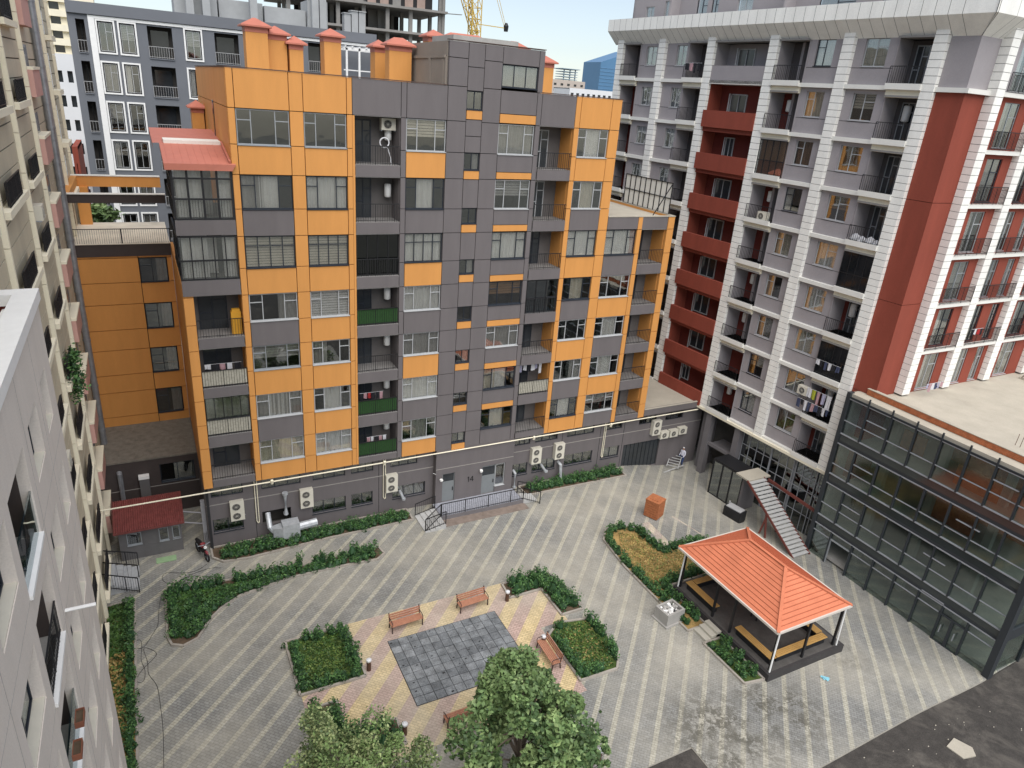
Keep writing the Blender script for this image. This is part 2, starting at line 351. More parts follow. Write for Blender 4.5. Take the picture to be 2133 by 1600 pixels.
# balconies
DOORS = dict(B1=(10.65, 11.55), B2=(21.75, 22.75), B3=(30.2, 31.1), BL=(2.05, 3.5))
LINE = mat('balcony_floor', (.25, .24, .23), .8, .15, 2)
INFG = mat('green_turf_panel', (.024, .068, .02), .95, .4, 18)
INFW = glass('frosted_panel', (.55, .55, .52), .12, .3); INFP = mat('pale_panel', (.42, .4, .33), .8, .3, 9)
for k in range(7):
    inf = {3: INFG, 5: INFG, 6: INFG}.get(k)
    b = recess(ob, FO, 10.27, 12.77, FB[k], H[k] - .02, 1.5, [TAUPE, TAUPE, mat('balcony_back', (.13, .12, .115), .8, .12, 1.5), LINE], door=DOORS['B1'])
    railing(FO, 10.3, 12.74, .06, FB[k], 1.0, b, infill=inf)
    if k == 2:
        g = MB(FO); [g.bar((10.35 + i * .6, .2, FB[k]), (10.35 + i * .6, .2, H[k]), .04) for i in range(5)]; obj('glazing_bars', g, BLACK, b)
        g = MB(FO); g.box(10.3, 12.74, .22, .23, FB[k], H[k] - .02); obj('pane', g, glass('smoked_glass', (.12, .12, .13), .05), b)
    b = recess(ob, FO, 21.28, 23.62, FB[k], H[k] - .02, 1.5, [TAUPE, ORANGE, mat('balcony_back'  , (.13, .12, .115)), LINE], door=DOORS['B2'], dm=WFRAME if k < 2 else DFRAME)
    if k in (5,): railing(FO, 21.3, 23.58, -.05, FB[k], 1.0, b, infill=INFP)
    elif k == 3:
        railing(FO, 21.3, 23.58, -.05, FB[k], 1.0, b)
        g = MB(FO)
        for x in (21.32, 22.0, 22.75, 23.56): g.box(x - .03, x + .03, .02, .08, FB[k], H[k] - .03)
        g.box(21.32, 23.56, .02, .08, FB[k] + .98, FB[k] + 1.05); g.box(21.32, 23.56, .02, .08, H[k] - .09, H[k] - .03); obj('glazing_frame', g, BLACK, b)
        g = MB(FO); g.box(21.34, 23.54, .045, .055, FB[k] + .05, H[k] - .1); obj('pane', g, glass('blue_glass', (.5, .58, .62), .2), b)
    else: railing(FO, 21.3, 23.58, -.05, FB[k], 1.0, b)
    if k >= 2:
        b = recess(ob, FO, 29.8, 31.9, FB[k], H[k] - .02, 1.5, [TAUPE, ORANGE, mat('balcony_back', (0, 0, 0)), LINE], door=DOORS['B3'])
        railing(FO, 29.82, 31.88, .04, FB[k], 1.0, b)
LH = {3: 15.71, 4: 12.8, 5: 9.96, 6: 6.93}
for k in (3, 4, 5, 6):
    b = recess(ob, FO, 1.8, 4.12, lf[k][0], LH[k], 1.6, [ORANGE, ORANGE, mat('balcony_back', (0, 0, 0)), LINE], door=DOORS['BL'])
    railing(FO, 1.82, 4.1, .05, lf[k][0], 1.0, b, infill={4: INFP, 5: INFP}.get(k))
    if k == 5:
        g = MB(FO)
        for i in range(6): x = 1.84 + i * .45; g.box(x - .02, x + .02, .1, .14, lf[k][0] + 1.0, LH[k])
        g.box(1.84, 4.1, .1, .14, LH[k] - .06, LH[k]); obj('glazing_frame', g, BLACK, b)
        g = MB(FO); g.box(1.84, 4.09, .12, .13, lf[k][0] + .05, LH[k] - .07); obj('pane', g, glass('pale_glass', (.75, .78, .76), .25), b)
        curtain(FO, 1.86, 4.05, lf[k][0] + 1.0, LH[k] - .1, .3, CURTB, b)
for k, (z0, z1) in ((1, (19.62, 22.1)), (2, (16.57, 18.82))):       # the two glazed corner balconies
    fl = MB(FO); fl.box(1.33, 4.1, .0, 5.4, z0 - .12, z0); b = obj('glazed_balcony', fl, LINE, ob)
    g = MB(FO); n = 4 if k == 1 else 5; zt = z0 + 1.0
    for i in range(n + 1):
        x = 1.37 + (4.06 - 1.37) * i / n; t = .05 if k == 1 else .025; g.box(x - t, x + t, -.02, .05, z0, z1)
    for z in (z0 + .04, zt, z1 - .04) + ((z1 - .5,) if k == 1 else ()): g.box(1.33, 4.1, -.03, .06, z - .04, z + .04); g.box(1.31, 1.39, 0, 5.4, z - .04, z + .04)
    for i in range(1, 6): g.box(1.31, 1.39, i * .9, i * .9 + .06, z0, z1)
    obj('glazing_frame', g, BLACK, b)
    g = MB(FO); g.box(1.38, 4.06, .0, .012, z0, z1); g.box(1.345, 1.355, .02, 5.4, z0, z1); obj('pane', g, GLASS, b)
    curtain(FO, 1.5, 2.7, z0, z1, .22, CURT, b); curtain(FO, 3.4, 4.0, z0, z1, .22, CURT, b); curtain(FO, 1.55, 3.2, z0 + .1, z1 - .2, 1.0, CURTD if k == 1 else CURT, b)
    railing(FO, 1.4, 4.05, .12, z0, 1.0, b)
lr = MB(FO); a = [(1.1, -.2, 22.3), (4.3, -.2, 22.3), (4.15, 3.4, 22.95), (1.1, 3.4, 22.95)]
lr.face(a); lr.face([(x, y, z - .08) for x, y, z in a][::-1]); lr.face([(1.1, -.2, 22.0), (4.12, -.2, 22.0), (4.3, -.2, 22.3), (1.1, -.2, 22.3)])
lr.face([(1.1, 3.4, 22.95), (1.1, -.2, 22.3), (1.1, -.2, 22.0), (1.1, 3.4, 22.7)]); lr.bar((4.05, 0, 22.42), (4.05, 3.4, 23.05), .1)
lr.face([(.8, 3.4, 22.9), (4.15, 3.4, 22.95), (4.15, 9.0, 23.3), (.8, 9.0, 23.25)]); lr.face([(.8, 3.4, 22.6), (.8, 3.4, 22.9), (.8, 9.0, 23.25), (.8, 9.0, 23.0)])
for i in range(9): lr.bar((1.3 + i * .33, -.18, 22.31), (1.3 + i * .33, 3.3, 22.94), .015)
obj('lean_to_roof', lr, CAPRED, ob)
ps = MB(FO); ps.box(1.3, 4.0, 3.2, 4.6, 22.85, 23.08); obj('roof_patch', ps, WHITE, ob)
# ground floor
gw = MB(FO)
def cut(x0, x1, z0, z1, holes, y0, y1, mi, b=gw):
    xs = sorted(set([x0, x1] + [h[0] for h in holes] + [h[1] for h in holes]))
    for xa, xb in zip(xs, xs[1:]):
        hs = sorted([h for h in holes if h[0] <= xa + 1e-6 and h[1] >= xb - 1e-6], key=lambda h: h[2]); z = z0
        for h in hs: b.box(xa, xb, y0, y1, z, h[2], mi); z = h[3]
        b.box(xa, xb, y0, y1, z, z1, mi)
lowW = [(1.6, 3.3), (7.4, 9.53), (9.9, 11.3), (12.65, 14.95), (21.62, 22.85), (23.25, 25.2), (26, 28.5), (29.3, 31)]
upW = [(1.64, 3.4), (4.46, 6.76), (7.5, 9.53), (9.9, 11.35), (12.5, 14.35), (21.65, 22.9), (23.3, 25.2), (26, 28.4), (29.4, 31), (32.6, 34.3), (35.2, 37)]
holes = [(a, b, 1.0, 1.92) for a, b in lowW] + [(a, b, 3.42, 4.08) for a, b in upW] + [(4.4, 6.1, .9, 1.85), (31.4, 35, -.5, 1.85)]
cut(1.3, 39.0, -1.3, 4.36, holes, .5, .7, 0)
gw.box(1.46, 1.5, .7, 11, 0, 4.36, 0)
eh = [(16.0, 16.9, .3, 2.5), (18.95, 20.0, .3, 2.55), (20.0, 20.75, .75, 2.55)]
cut(15.5, 21.35, -.1, 4.36, eh, .0, .22, 0); gw.box(15.5, 15.7, .22, .5, 0, 4.36, 0); gw.box(21.15, 21.35, .22, .5, 0, 4.36, 0)
gw.box(1.3, 15.5, .48, .5, 2.9, 2.96, 1); gw.box(21.35, 39, .48, .5, 2.9, 2.96, 1); gw.box(15.5, 21.35, -.012, 0, 2.9, 2.95, 1)
for x in (4.0, 11.7, 25.6, 29.0, 31.2): gw.box(x, x + .03, .485, .5, 0, 4.3, 2)
gw.box(1.3, 38.4, .22, .5, 4.3, 4.4, 0)
gw.box(32.5, 38.4, -.02, .24, 4.45, 4.95, 0)
obj('ground_floor_wall', gw, [TAUPE, mat('pale_trim', (.3, .28, .26), .8, .05), DKGAP], ob)
for i, (a, b) in enumerate(lowW): window(ob, FO, a, b, 1.0, 1.92, .58, 't3' if b - a > 1.7 else 'd2', DFRAME, ['', 'dh', '', 'd'][i % 4], face=.5)
for i, (a, b) in enumerate(upW): window(ob, FO, a, b, 3.42, 4.08, .58, 't3', DFRAME, '', sill=False)
gi = MB(FO); gi.box(1.4, 38.5, 2.2, 2.3, -1, 4.3); gi.box(1.4, 38.5, .72, 2.2, 2.6, 2.7); obj('shop_lining', gi, ROOM, ob)
for a, b, tr in ((16.0, 16.9, 1.85), (18.95, 20.0, 1.75)):
    g = MB(FO); g.box(a, b, .08, .14, .3, tr); g.box(a, a + .05, .06, .16, tr, 2.5); g.box(b - .05, b, .06, .16, tr, 2.5); g.box(a, b, .06, .16, 2.45, 2.5)
    dd = obj('entrance_door', g, mat('grey_door', (.2, .215, .22), .5, .05), ob)
    g = MB(FO); g.box(b - .14, b - .09, .03, .08, 1.1, 1.35); obj('handle', g, BLACK, dd)
    g = MB(FO); g.box(a + .05, b - .05, .1, .11, tr, 2.45); obj('pane', g, PANE_D, dd)
window(ob, FO, 20.02, 20.75, .8, 2.5, .08, 'one', WFRAME, '')
g = MB(FO); g.box(31.4, 35, .62, .66, -.6, 1.85)
for i in range(10): g.box(31.4 + i * .39, 31.44 + i * .39, .57, .62, -.6, 1.85)
obj('shop_front', g, PANE_D, ob)
# numerals beside the entrance doors: 14
nb = MB(FO); nb.box(17.93, 17.98, -.02, 0, 1.55, 1.95); nb.bar((17.86, -.01, 1.85), (17.95, -.01, 1.95), .03)
nb.box(18.22, 18.27, -.02, 0, 1.55, 1.95); nb.bar((18.07, -.01, 1.7), (18.24, -.01, 1.95), .035); nb.box(18.05, 18.32, -.02, 0, 1.66, 1.7)
obj('house_number', nb, BLACK, ob)
# right podium roof and annex on the left
pr = MB(FO); pr.box(32.5, 38.6, .2, 9, 4.7, 4.85); pr.box(32.52, 38.4, -.04, .1, 4.95, 5.0)
obj('podium_roof', pr, PALE, ob)
ax = MB(FO)
aw = [(14.42, 15.9), (11.49, 13.08), (8.56, 10.19), (5.72, 7.39)]
aw = [(26.4 - (26.4 - a) * 48.8 / 46.5, 26.4 - (26.4 - b) * 48.8 / 46.5) for a, b in aw]
zz = [3.9] + sorted([z for p in aw for z in p]) + [16.2]
for a, b in zip(zz, zz[1:]):
    ax.tile(-4.1, -.62, 10.8, 11.0, a, b, 0, .02)
    if not any(abs(a - p[0]) < .01 for p in aw): ax.tile(-.62, 1.3, 10.8, 11.0, a, b, 0, .02)
    else: ax.tile(.98, 1.3, 10.8, 11.0, a, b, 0, .02)
ax.box(-4.1, 1.4, 10.75, 11.1, 15.5, 16.25, 1); ax.box(-4.1, 1.3, 12.5, 12.6, 3, 16, 2); ax.box(-4.1, -.7, 10.98, 11.1, 3, 15.5, 2)
cut(-4.2, 1.3, -.2, 3.95, [(-.9, 1.1, 2.2, 3.5)], 5.5, 5.7, 1, ax); ax.box(-4.2, 1.3, 5.49, 5.52, 2.0, 2.05, 3); ax.box(-1, 1.2, 6.4, 6.5, 0, 3.9, 2)
obj('annex_wall', ax, [ORANGE, mat('dark_fascia', (.06, .048, .045), .7, .1), DKGAP, mat('pale_trim', (0, 0, 0))], ob)
for a, b in aw: window(ob, FO, -.6, .96, a, b - .03, 10.84, 'c2l', DFRAME, 'dr', face=10.8)
window(ob, FO, -.88, 1.08, 2.22, 3.48, 5.58, 'd2', DFRAME, '', face=5.5)
ar = MB(FO); ar.box(-4.2, 1.3, 5.45, 10.8, 3.95, 4.05); obj('annex_low_roof', ar, mat('gravel_roof', (.17, .155, .13), .95, .3, 2.5, fine=.25), ob)
ar = MB(FO); ar.box(-4.1, 1.3, 11.1, 19, 16.0, 16.1); ar.box(-4.1, 1.3, 10.7, 11.1, 16.25, 16.3); obj('annex_terrace', ar, mat('cream_screed', (.66, .60, .49), .9, .2, .6), ob)
tr_ = MB(FO)
tr_.box(-4.1, 1.3, 10.8, 10.85, 17.15, 17.19)
for i in range(46): tr_.box(-4.1 + i * .12, -4.085 + i * .12, 10.8, 10.83, 16.3, 17.15)
for i in range(3): tr_.box(-4.1 + i * 2.7, -4.04 + i * 2.7, 10.79, 10.85, 16.3, 17.2)
obj('terrace_railing', tr_, BLACK, ob)
bm_ = MB(FO); bm_.box(-4.1, 1.3, 10.8, 11.15, 18.72, 19.22, 1); bm_.box(-4.1, 1.3, 18.6, 18.95, 18.6, 19.3, 0); bm_.box(-3.9, -3.2, 18.2, 18.9, 16.1, 18.6, 0)
bm_.box(-4.1, 1.3, 10.75, 11.2, 19.22, 19.27, 2); bm_.box(-4.15, -3.75, 11.15, 18.6, 18.72, 19.3, 0); bm_.box(-4.1, 1.3, 18.55, 19, 19.3, 19.36, 2)
obj('terrace_beam', bm_, [ORANGE, mat('dark_fascia', (0, 0, 0)), WHITE], ob)
# chimneys
def chimney(x0, x1, y0, z0, z1, d=1.0, body=None):
    b = MB(FO); b.box(x0, x1, y0, y0 + d, z0, z1 - .28); o = obj('chimney', b, body or ORANGE, ob)
    c = MB(FO); e = .22; c.box(x0 - .02, x1 + .02, y0 - .02, y0 + d + .02, z1 - .28, z1 - .02); h = .45
    xa, xb, ya, yb = x0 - e, x1 + e, y0 - e, y0 + d + e; xm, ym = (x0 + x1) / 2, y0 + d / 2; rr = max(0, (x1 - x0 - d) / 2)
    c.box(xa, xb, ya, yb, z1 - .02, z1 + .06)
    p, q = (xm - rr, ym, z1 + h), (xm + rr, ym, z1 + h)
    A, B, Cc, D = (xa, ya, z1 + .06), (xb, ya, z1 + .06), (xb, yb, z1 + .06), (xa, yb, z1 + .06)
    c.face([A, B, q, p]); c.face([Cc, D, p, q]); c.face([B, Cc, q]); c.face([D, A, p]); obj('chimney_cap', c, CAPRED, o)
chimney(5.95, 7.1, 5.8, 25.9, 28.85); chimney(7.15, 8.2, 6.4, 25.9, 28.6); chimney(8.3, 9.05, 6.2, 25.9, 28.2); chimney(10.1, 11.05, 5.6, 25.9, 28.75)
chimney(13.7, 15.05, 5.0, 25.9, 28.62, .8); chimney(13.6, 14.3, 7.5, 25.9, 28.55); chimney(24.5, 25.3, 6.0, 25.9, 28.6)
chimney(17.2, 18.2, 8, 26, 29.5); chimney(18.6, 21.6, 8.6, 26, 29.5); chimney(21.9, 23.3, 6.3, 26, 29.25); chimney(3.35, 4.05, 12.2, 16, 24.3); chimney(27.6, 28.5, 3.6, 19.4, 22.0, .8)
# ================================================================== PILLARED BUILDING ON THE RIGHT
FR = frame((37.88, 38, 0), -1.494672)
rbd = thing('apartment_building', 'tall lilac and red apartment block framed by white tiled pillars on the right', 'apartment building', F=FR)
ZK = [28.55 - 2.96 * k for k in range(9)]
WT = mat('white_tile', (.84, .83, .78), .55, .10, 1.4, fine=.05, streak=.25); GR = mat('tile_joint', (.16, .155, .15), .9, 0)
def pillar(F, x0, x1, z0, z1, y0=0., y1=.62, step=.4):
    b = MB(F); n = max(1, round((z1 - z0) / step)); h = (z1 - z0) / n
    for i in range(n): b.box(x0, x1, y0, y1, z0 + i * h + .014, z0 + (i + 1) * h - .014, 0)
    b.box(x0 + .02, x1 - .02, y0 + .02, y1, z0, z1, 1); return obj('pillar', b, [WT, GR], rbd)
PX = [-15.5, -10.5, -5.35, .2, 5.65, 11.15]
for i, x in enumerate(PX): pillar(FR, x, x + .72, 4.56 if i >= 3 else 4.9, 31.9, -.02 - .0 * i)
wl = MB(FR); LI, RE, DR_ = 0, 1, 2
Y0, Y1 = .3, .5
def holewall(b, x0, x1, z0, z1, hs, mi): cut(x0, x1, z0, z1, hs, Y0, Y1, mi, b)
for k in range(9):
    z = ZK[k]; zt = 31.05 if k == 0 else ZK[k - 1] - .22
    holewall(wl, -12.85, -10.5, z, zt, [(-12.2, -10.95, z + .95, z + 2.3)], LI)
    holewall(wl, -9.78, -7.4, z, zt, [(-8.75, -7.65, z + .95, z + 2.35)], LI)
    holewall(wl, 3.15, 5.65, z, zt, [(3.65, 4.95, z + 1.0, z + 2.5)], LI)
    holewall(wl, 6.37, 9.05, z, zt, [(6.95, 8.45, z + 1.0, z + 2.5)], LI)
    for x0, x1 in ((-9.78, -7.4), (3.15, 5.65), (6.37, 9.05), (-12.85, -10.5)): wl.box(x0, x1, Y0 - .004, Y0, z + .9, z + .93, 3)
wl.box(11.87, 13.35, Y0, Y1, 28.55, 31.05, LI); 
for k in range(8): wl.box(11.87, 13.35, Y0, Y1, ZK[k + 1] + .015, ZK[k] - .0, RE) if k % 2 else wl.box(11.87, 13.35, Y0, Y1, ZK[k + 1], ZK[k] - .015, RE)
wl.box(-15.6, -15.4, .3, 14, 28.55, 31.05, LI); wl.box(-15.6, -15.4, .3, 14, 4.9, 28.55, RE)
wl.box(-15.4, 13.2, 13.9, 14.1, 0, 31, LI)
obj('wall', wl, [LILAC, RED, DRED, DKGAP], rbd)
rl = MB(FR); rl.box(-15.3, 13.2, 2.1, 2.2, 0, 31.0)
for k in range(9):
    for a, b in ((-12.8, -10.5), (-9.75, -7.45), (3.2, 5.6), (6.4, 9.0)): rl.box(a, b, .52, 2.1, ZK[k] - .2, ZK[k] - .05)
for x in (-12.85, -10.3, -7.5, 3.12, 5.9, 8.97): rl.box(x, x + .06, .52, 2.1, 4.8, 31)
obj('room_lining', rl, ROOM, rbd)
RW = ['w', 'b', 'r', 'wl', 'b', 'dl', 'd', 'bh', 'w']; RW2 = ['d', 'bh', 'r', 'rh', 'w', 'w', 'b', 'd', 'r']
for k in range(9):
    z = ZK[k]
    window(rbd, FR, -12.18, -10.97, z + .95, z + 2.3, .4, 'c2', WFRAME, 'wr' if k % 2 else 'd', face=.3)
    window(rbd, FR, -8.73, -7.67, z + .95, z + 2.35, .4, 'c2', WFRAME, 'dr', face=.3)
    window(rbd, FR, 3.67, 4.93, z + 1.0, z + 2.5, .4, 'c2l', DFRAME if k in (0, 3, 7, 8) else WFRAME, RW[k], face=.3)
    window(rbd, FR, 6.97, 8.43, z + 1.0, z + 2.5, .4, 'c2', WFRAME, RW2[k], face=.3)
for k in range(9):                                                    # slabs
    z = ZK[k]; bal = {-14.78: (-14.78, -12.85), -9.78: (-7.4, -5.35), .92: (.92, 3.15), 6.37: (9.05, 11.15)}
    for a, c in [(-14.78, -10.5), (-9.78, -5.35), (.92, 5.65), (6.37, 11.15)] + ([(-4.63, .2)] if k in (0, 8) else []):
        b = MB(FR); b.box(a, c, .02, 1.9, z - .24, z)
        if a in bal: p, q = bal[a]; b.box(p, q, -.12, .02, z - .2, z + .12)
        obj('floor_slab', b, WHITE, rbd)
        if a in bal and k < 8: b = MB(FR); b.box(p, q, .12, .3, z - .62, z - .24); obj('lintel', b, CREAM, rbd)
    if k == 0: b = MB(FR); b.box(11.87, 13.5, .1, .5, z - .24, z); b.box(13.3, 13.5, .5, 2.4, z - .24, z + .003); obj('floor_slab', b, WHITE, rbd)
    if k == 3: b = MB(FR); b.box(-4.63, .2, .05, .5, z - .1, z + .1); obj('floor_slab', b, WHITE, rbd)
b = MB(FR); b.box(-15.4, 12.2, .02, 13, 4.56, 4.66); b.box(-4.9, 12.1, -.1, .3, 4.5, 4.7); obj('soffit', b, CREAM, rbd)
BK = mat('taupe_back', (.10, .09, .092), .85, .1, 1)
for k in range(9):                                                    # balconies
    z = ZK[k]; zt = 31.0 if k == 0 else ZK[k - 1] - .6
    rb_ = DRED if k >= 1 else BK
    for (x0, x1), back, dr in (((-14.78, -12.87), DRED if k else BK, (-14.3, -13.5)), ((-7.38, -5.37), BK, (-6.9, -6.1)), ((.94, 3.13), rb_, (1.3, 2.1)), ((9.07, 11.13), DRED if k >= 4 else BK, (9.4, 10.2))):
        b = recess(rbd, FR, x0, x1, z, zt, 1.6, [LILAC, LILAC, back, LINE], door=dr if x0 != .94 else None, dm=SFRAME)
        g = MB(FR); g.tube([(x1 - .8, 1.45, z), (x1 - .8, 1.45, zt)], .05, 6); g.tube([(x1 - .62, 1.45, z), (x1 - .62, 1.45, zt)], .035, 6); obj('drain_pipe', g, SFRAME, b)
        if (x0 > 9 and k in (4, 6)) or (x0 == .94 and k == 2):
            g = MB(FR); n = 4
            for i in range(n + 1): x = x0 + (x1 - x0) * i / n; g.box(x - .02, x + .02, .1, .15, z, zt)
            for zz_ in (z + .02, z + 1.0, zt - .05): g.box(x0, x1, .1, .15, zz_, zz_ + .05)
            obj('glazing_frame', g, BLACK, b); g = MB(FR); g.box(x0, x1, .12, .13, z, zt)
            if x0 == .94: obj('pane', g, GLASS, b); curtain(FR, x0 + .05, x1 - .05, z + 1.0, zt, .3, CURTR, b); q = MB(FR); q.box(x0, x1, .28, .3, z, z + 1); obj('infill_panel', q, mat('brown_panel', (.3, .13, .07), .7, .2, 4), b)
            else: obj('pane', g, mat('black_glass', (.008, .009, .011), .07, 0, spec=.5), b)
        else: railing(FR, x0 + .02, x1 - .02, -.05, z + .02, 1.0, b)
for k in range(9):                                                    # red loggias
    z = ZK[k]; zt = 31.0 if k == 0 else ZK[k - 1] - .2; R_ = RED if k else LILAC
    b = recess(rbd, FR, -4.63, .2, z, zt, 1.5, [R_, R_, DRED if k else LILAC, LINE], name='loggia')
    p = MB(FR); p.box(-4.63, .2, -.12 if k else .05, .12, z - .2, z + .95); p.box(-4.63, .2, .12, .3, z - .5, z - .2) if k else None; obj('loggia_parapet', p, R_, b)
    x0 = -3.6 + (.25 if k in (2, 7) else 0); f = MB(FR); t = .07; zz0, zz1 = z + .6, z + 2.15; y = 1.42
    xa, xb = x0, x0 + (1.5 if k not in (2, 8) else .8)
    f.box(xa, xb, y, y + .07, zz1 - t, zz1); f.box(xa, xb, y, y + .07, zz0, zz0 + t)
    for x in (xa, (xa + xb) / 2 - t / 2, xb - t): f.box(x, x + t, y, y + .07, zz0 + t, zz1 - t)
    wo = obj('window', f, WFRAME, b); g = MB(FR); g.box(xa + t, xb - t, y + .03, y + .04, zz0, zz1); obj('pane', g, PANE_D, wo)
    g = MB(FR); ca, sa = cos(1.0), sin(1.0); L_ = .62
    for zz_ in (zz0, zz1 - .06): g.bar((xa, y, zz_ + .03), (xa + L_ * ca, y - L_ * sa, zz_ + .03), .05)
    for q in (0, L_): g.bar((xa + q * ca, y - q * sa, zz0), (xa + q * ca, y - q * sa, zz1), .05)
    obj('open_sash', g, WFRAME, wo)
# cornice built tile by tile, mitred round the corner
def cornice(F, x0, x1, base=.3, m0=0, m1=0, step=.74, dz=0.):
    b = MB(F); prof = [(0, 31.04), (1.0, 31.95), (1.0, 32.8), (.35, 32.8)]          # distance out from the wall, height
    n = round((x1 - x0) / step); h = (x1 - x0) / n
    def X(x, o): return x + (m1 * o if x >= x1 - 1e-6 else 0) - (m0 * o if x <= x0 + 1e-6 else 0)
    for i in range(n):
        xa, xb = x0 + i * h, x0 + (i + 1) * h; g = .012
        for (oa, za), (ob_, zb) in zip(prof, prof[1:]): b.face([(X(xa, oa) + g, base - oa, za + dz), (X(xb, oa) - g, base - oa, za + dz), (X(xb, ob_) - g, base - ob_, zb + dz), (X(xa, ob_) + g, base - ob_, zb + dz)])
    for (oa, za), (ob_, zb) in zip(prof, prof[1:]):
        e = .03; b.face([(X(x0, oa), base - oa + e, za + dz - .02), (X(x1, oa), base - oa + e, za + dz - .02), (X(x1, ob_), base - ob_ + e, zb + dz - .02), (X(x0, ob_), base - ob_ + e, zb + dz - .02)], 1)
    if not m0: b.face([(x0, base - o, z + dz) for o, z in prof] + [(x0, base, 32.8 + dz)])
    if not m1: b.face([(x1, base - o, z + dz) for o, z in prof] + [(x1, base, 32.8 + dz)])
    b.box(x0, x1, base - .4, base + .3, 32.5 + dz, 32.8 + dz - .003)
    return obj('cornice', b, [WT, GR], rbd)
cornice(FR, -16.2, 13.37, .3, 0, 1)
pf = MB(FR)
for x in PX: pf.prism([(x, .3), (x + .72, .3), (x + .72, -.04), (x, -.04)], 31.0, 31.2)
pn = MB(FR); cut(-15.9, 12.6, 31.0, 37.5, [(-14.3, -13.3, 31.6, 33.9), (-12.1, -11.4, 31.6, 34.2), (-8.6, -7.5, 31.6, 34.6), (-7.1, -6.4, 31.6, 34.6), (-4.6, -3.2, 31.6, 33.9), (2.2, 4.8, 31.6, 34.0), (6.5, 9.0, 31.6, 34)], 1.5, 1.7, 0, pn)
pn.box(-15.9, 12.6, 1.0, 13.8, 31.0, 31.1); pn.box(-10.6, -10.4, .6, 1.5, 31.1, 34.2, 0); pn.box(.2, .4, .6, 1.5, 31.1, 35, 0); pn.box(-15.9, -15.7, 1.5, 12, 31, 37.5)
obj('penthouse_wall', pn, LILAC, rbd)
for i, (a, b, zt) in enumerate([(-14.3, -13.3, 33.9), (-12.1, -11.4, 34.2), (-8.6, -7.5, 34.6), (-7.1, -6.4, 34.6), (-4.6, -3.2, 33.9), (2.2, 4.8, 34.0), (6.5, 9.0, 34)]):
    window(rbd, FR, a, b, 31.6, zt, 1.58, 'c2', WFRAME if i in (0, 1, 4) else DFRAME, 'w' if i in (4,) else 'd', face=1.5)
# the wing that turns away to the right
FW = frame((40.0, 24.0, 0), 0)
ww = MB(FW); WP = [1.0, 5.1, 9.6, 14.2, 18.8]
ww.box(-.8, 1.0, .65, .85, 28.55, 31.05, 0)
for k in range(8): ww.box(-.8, 1.0, .65, .85, ZK[k + 1] + (.015 if k % 2 else 0), ZK[k] - (0 if k % 2 else .015), 1)
ww.box(-.8, 23, 12, 12.2, 10, 31, 0)
WH = [[(2.75, 4.25)], [(6.5, 7.4), (8.4, 9.2)], [(11.3, 12.9)], [(15.9, 17.5)]]
for k in range(7):
    z = ZK[k] if k < 6 else 10.8; zt = 31.05 if k == 0 else ZK[k - 1] - .22
    for (a, b_), hs in zip([(1.72, 5.1), (5.82, 9.6), (10.32, 14.2), (14.92, 18.8)], WH):
        cut(a, b_, z, zt, [(p, q, z + .12, z + 2.5) for p, q in hs], .48, .68, 0 if k == 0 else 1, ww)
        for p, q in hs: window(rbd, FW, p, q, z + .12, z + 2.5, .54, 'c2', [WFRAME, SFRAME, DFRAME][k % 3], ['wl', 'dl', 'd', 'wl', 'd', 'wl', 'wl'][k] if q - p > 1 else 'd', face=.48)
obj('wing_wall', ww, [LILAC, RED], rbd)
ww = MB(FW); ww.box(-.6, 22, 2.6, 2.7, 10.8, 31)
for k in range(6): ww.box(1.2, 22, .84, 2.6, ZK[k] - .2, ZK[k] - .05)
obj('wing_lining', ww, ROOM, rbd)
for x in WP: pillar(FW, x, x + .72, 10.9, 31.9, .1, .7)
for k in range(6):
    b = MB(FW); b.box(1.72, 19, .14, .9, ZK[k] - .22, ZK[k]); b.box(-1.0, 1.0, .4, .7, ZK[0] - .24, ZK[0] - .002) if k == 0 else None; obj('floor_slab', b, WHITE, rbd)
cornice(FW, -.8, 19, .65, 1, 0)
for k in range(6):
    for a, b_ in ((1.9, 5.05), (6.0, 9.55), (10.5, 14.15)):
        railing(FW, a, b_, .1, ZK[k] + .01, 1.0, rbd, name='wing_railing')
# ground floor of the right building
gb = MB(FR)
gb.box(1.0, 1.5, .1, .6, -1.1, 4.56, 0); gb.box(3.9, 4.4, .1, .6, -1.2, 4.56, 0); gb.box(1.5, 3.9, .25, .5, 1.75, 2.0, 0); gb.box(1.5, 3.9, .5, 2.2, 1.75, 1.85, 0)
gb.box(-.6, 12.0, 2.3, 2.4, -1.2, 4.56, 1); gb.box(.2, .5, .7, 2.3, -1.2, 4.56, 0); gb.box(11.9, 12.1, .6, 6, -1.2, 4.56, 0)
gb.box(4.4, 12, .8, 2.3, 1.8, 1.95, 1)
obj('ground_floor', gb, [mat('grey_column', (.16, .15, .155), .7, .1, 1), ROOM], rbd)
gg = MB(FR); gg.box(4.4, 12, .66, .67, -1, 4.5); go = obj('ground_glazing', gg, glass('ground_glass', (.34, .38, .38), .10), rbd)
gm = MB(FR)
for i in range(12): x = 4.42 + i * .68; gm.box(x - .022, x + .022, .62, .68, -1, 4.5)
for z in (.45, 1.3, 2.25, 3.2, 4.1): gm.box(4.4, 12, .625, .675, z - .022, z + .022)
for x in (7.1, 9.1, 9.3, 11.0): gm.box(x - .03, x + .03, .56, .62, -1, 4.5)
obj('mullion', gm, mat('mullion_silver', (.33, .34, .36), .5, .1, metal=.2), go)
g = MB(FR); g.bar((8.0, -.35, 2.15), (12.05, -.35, 1.85), .12, .2); obj('steel_beam', g, mat('red_steel', (.15, .045, .035), .6, .2, 2), rbd)
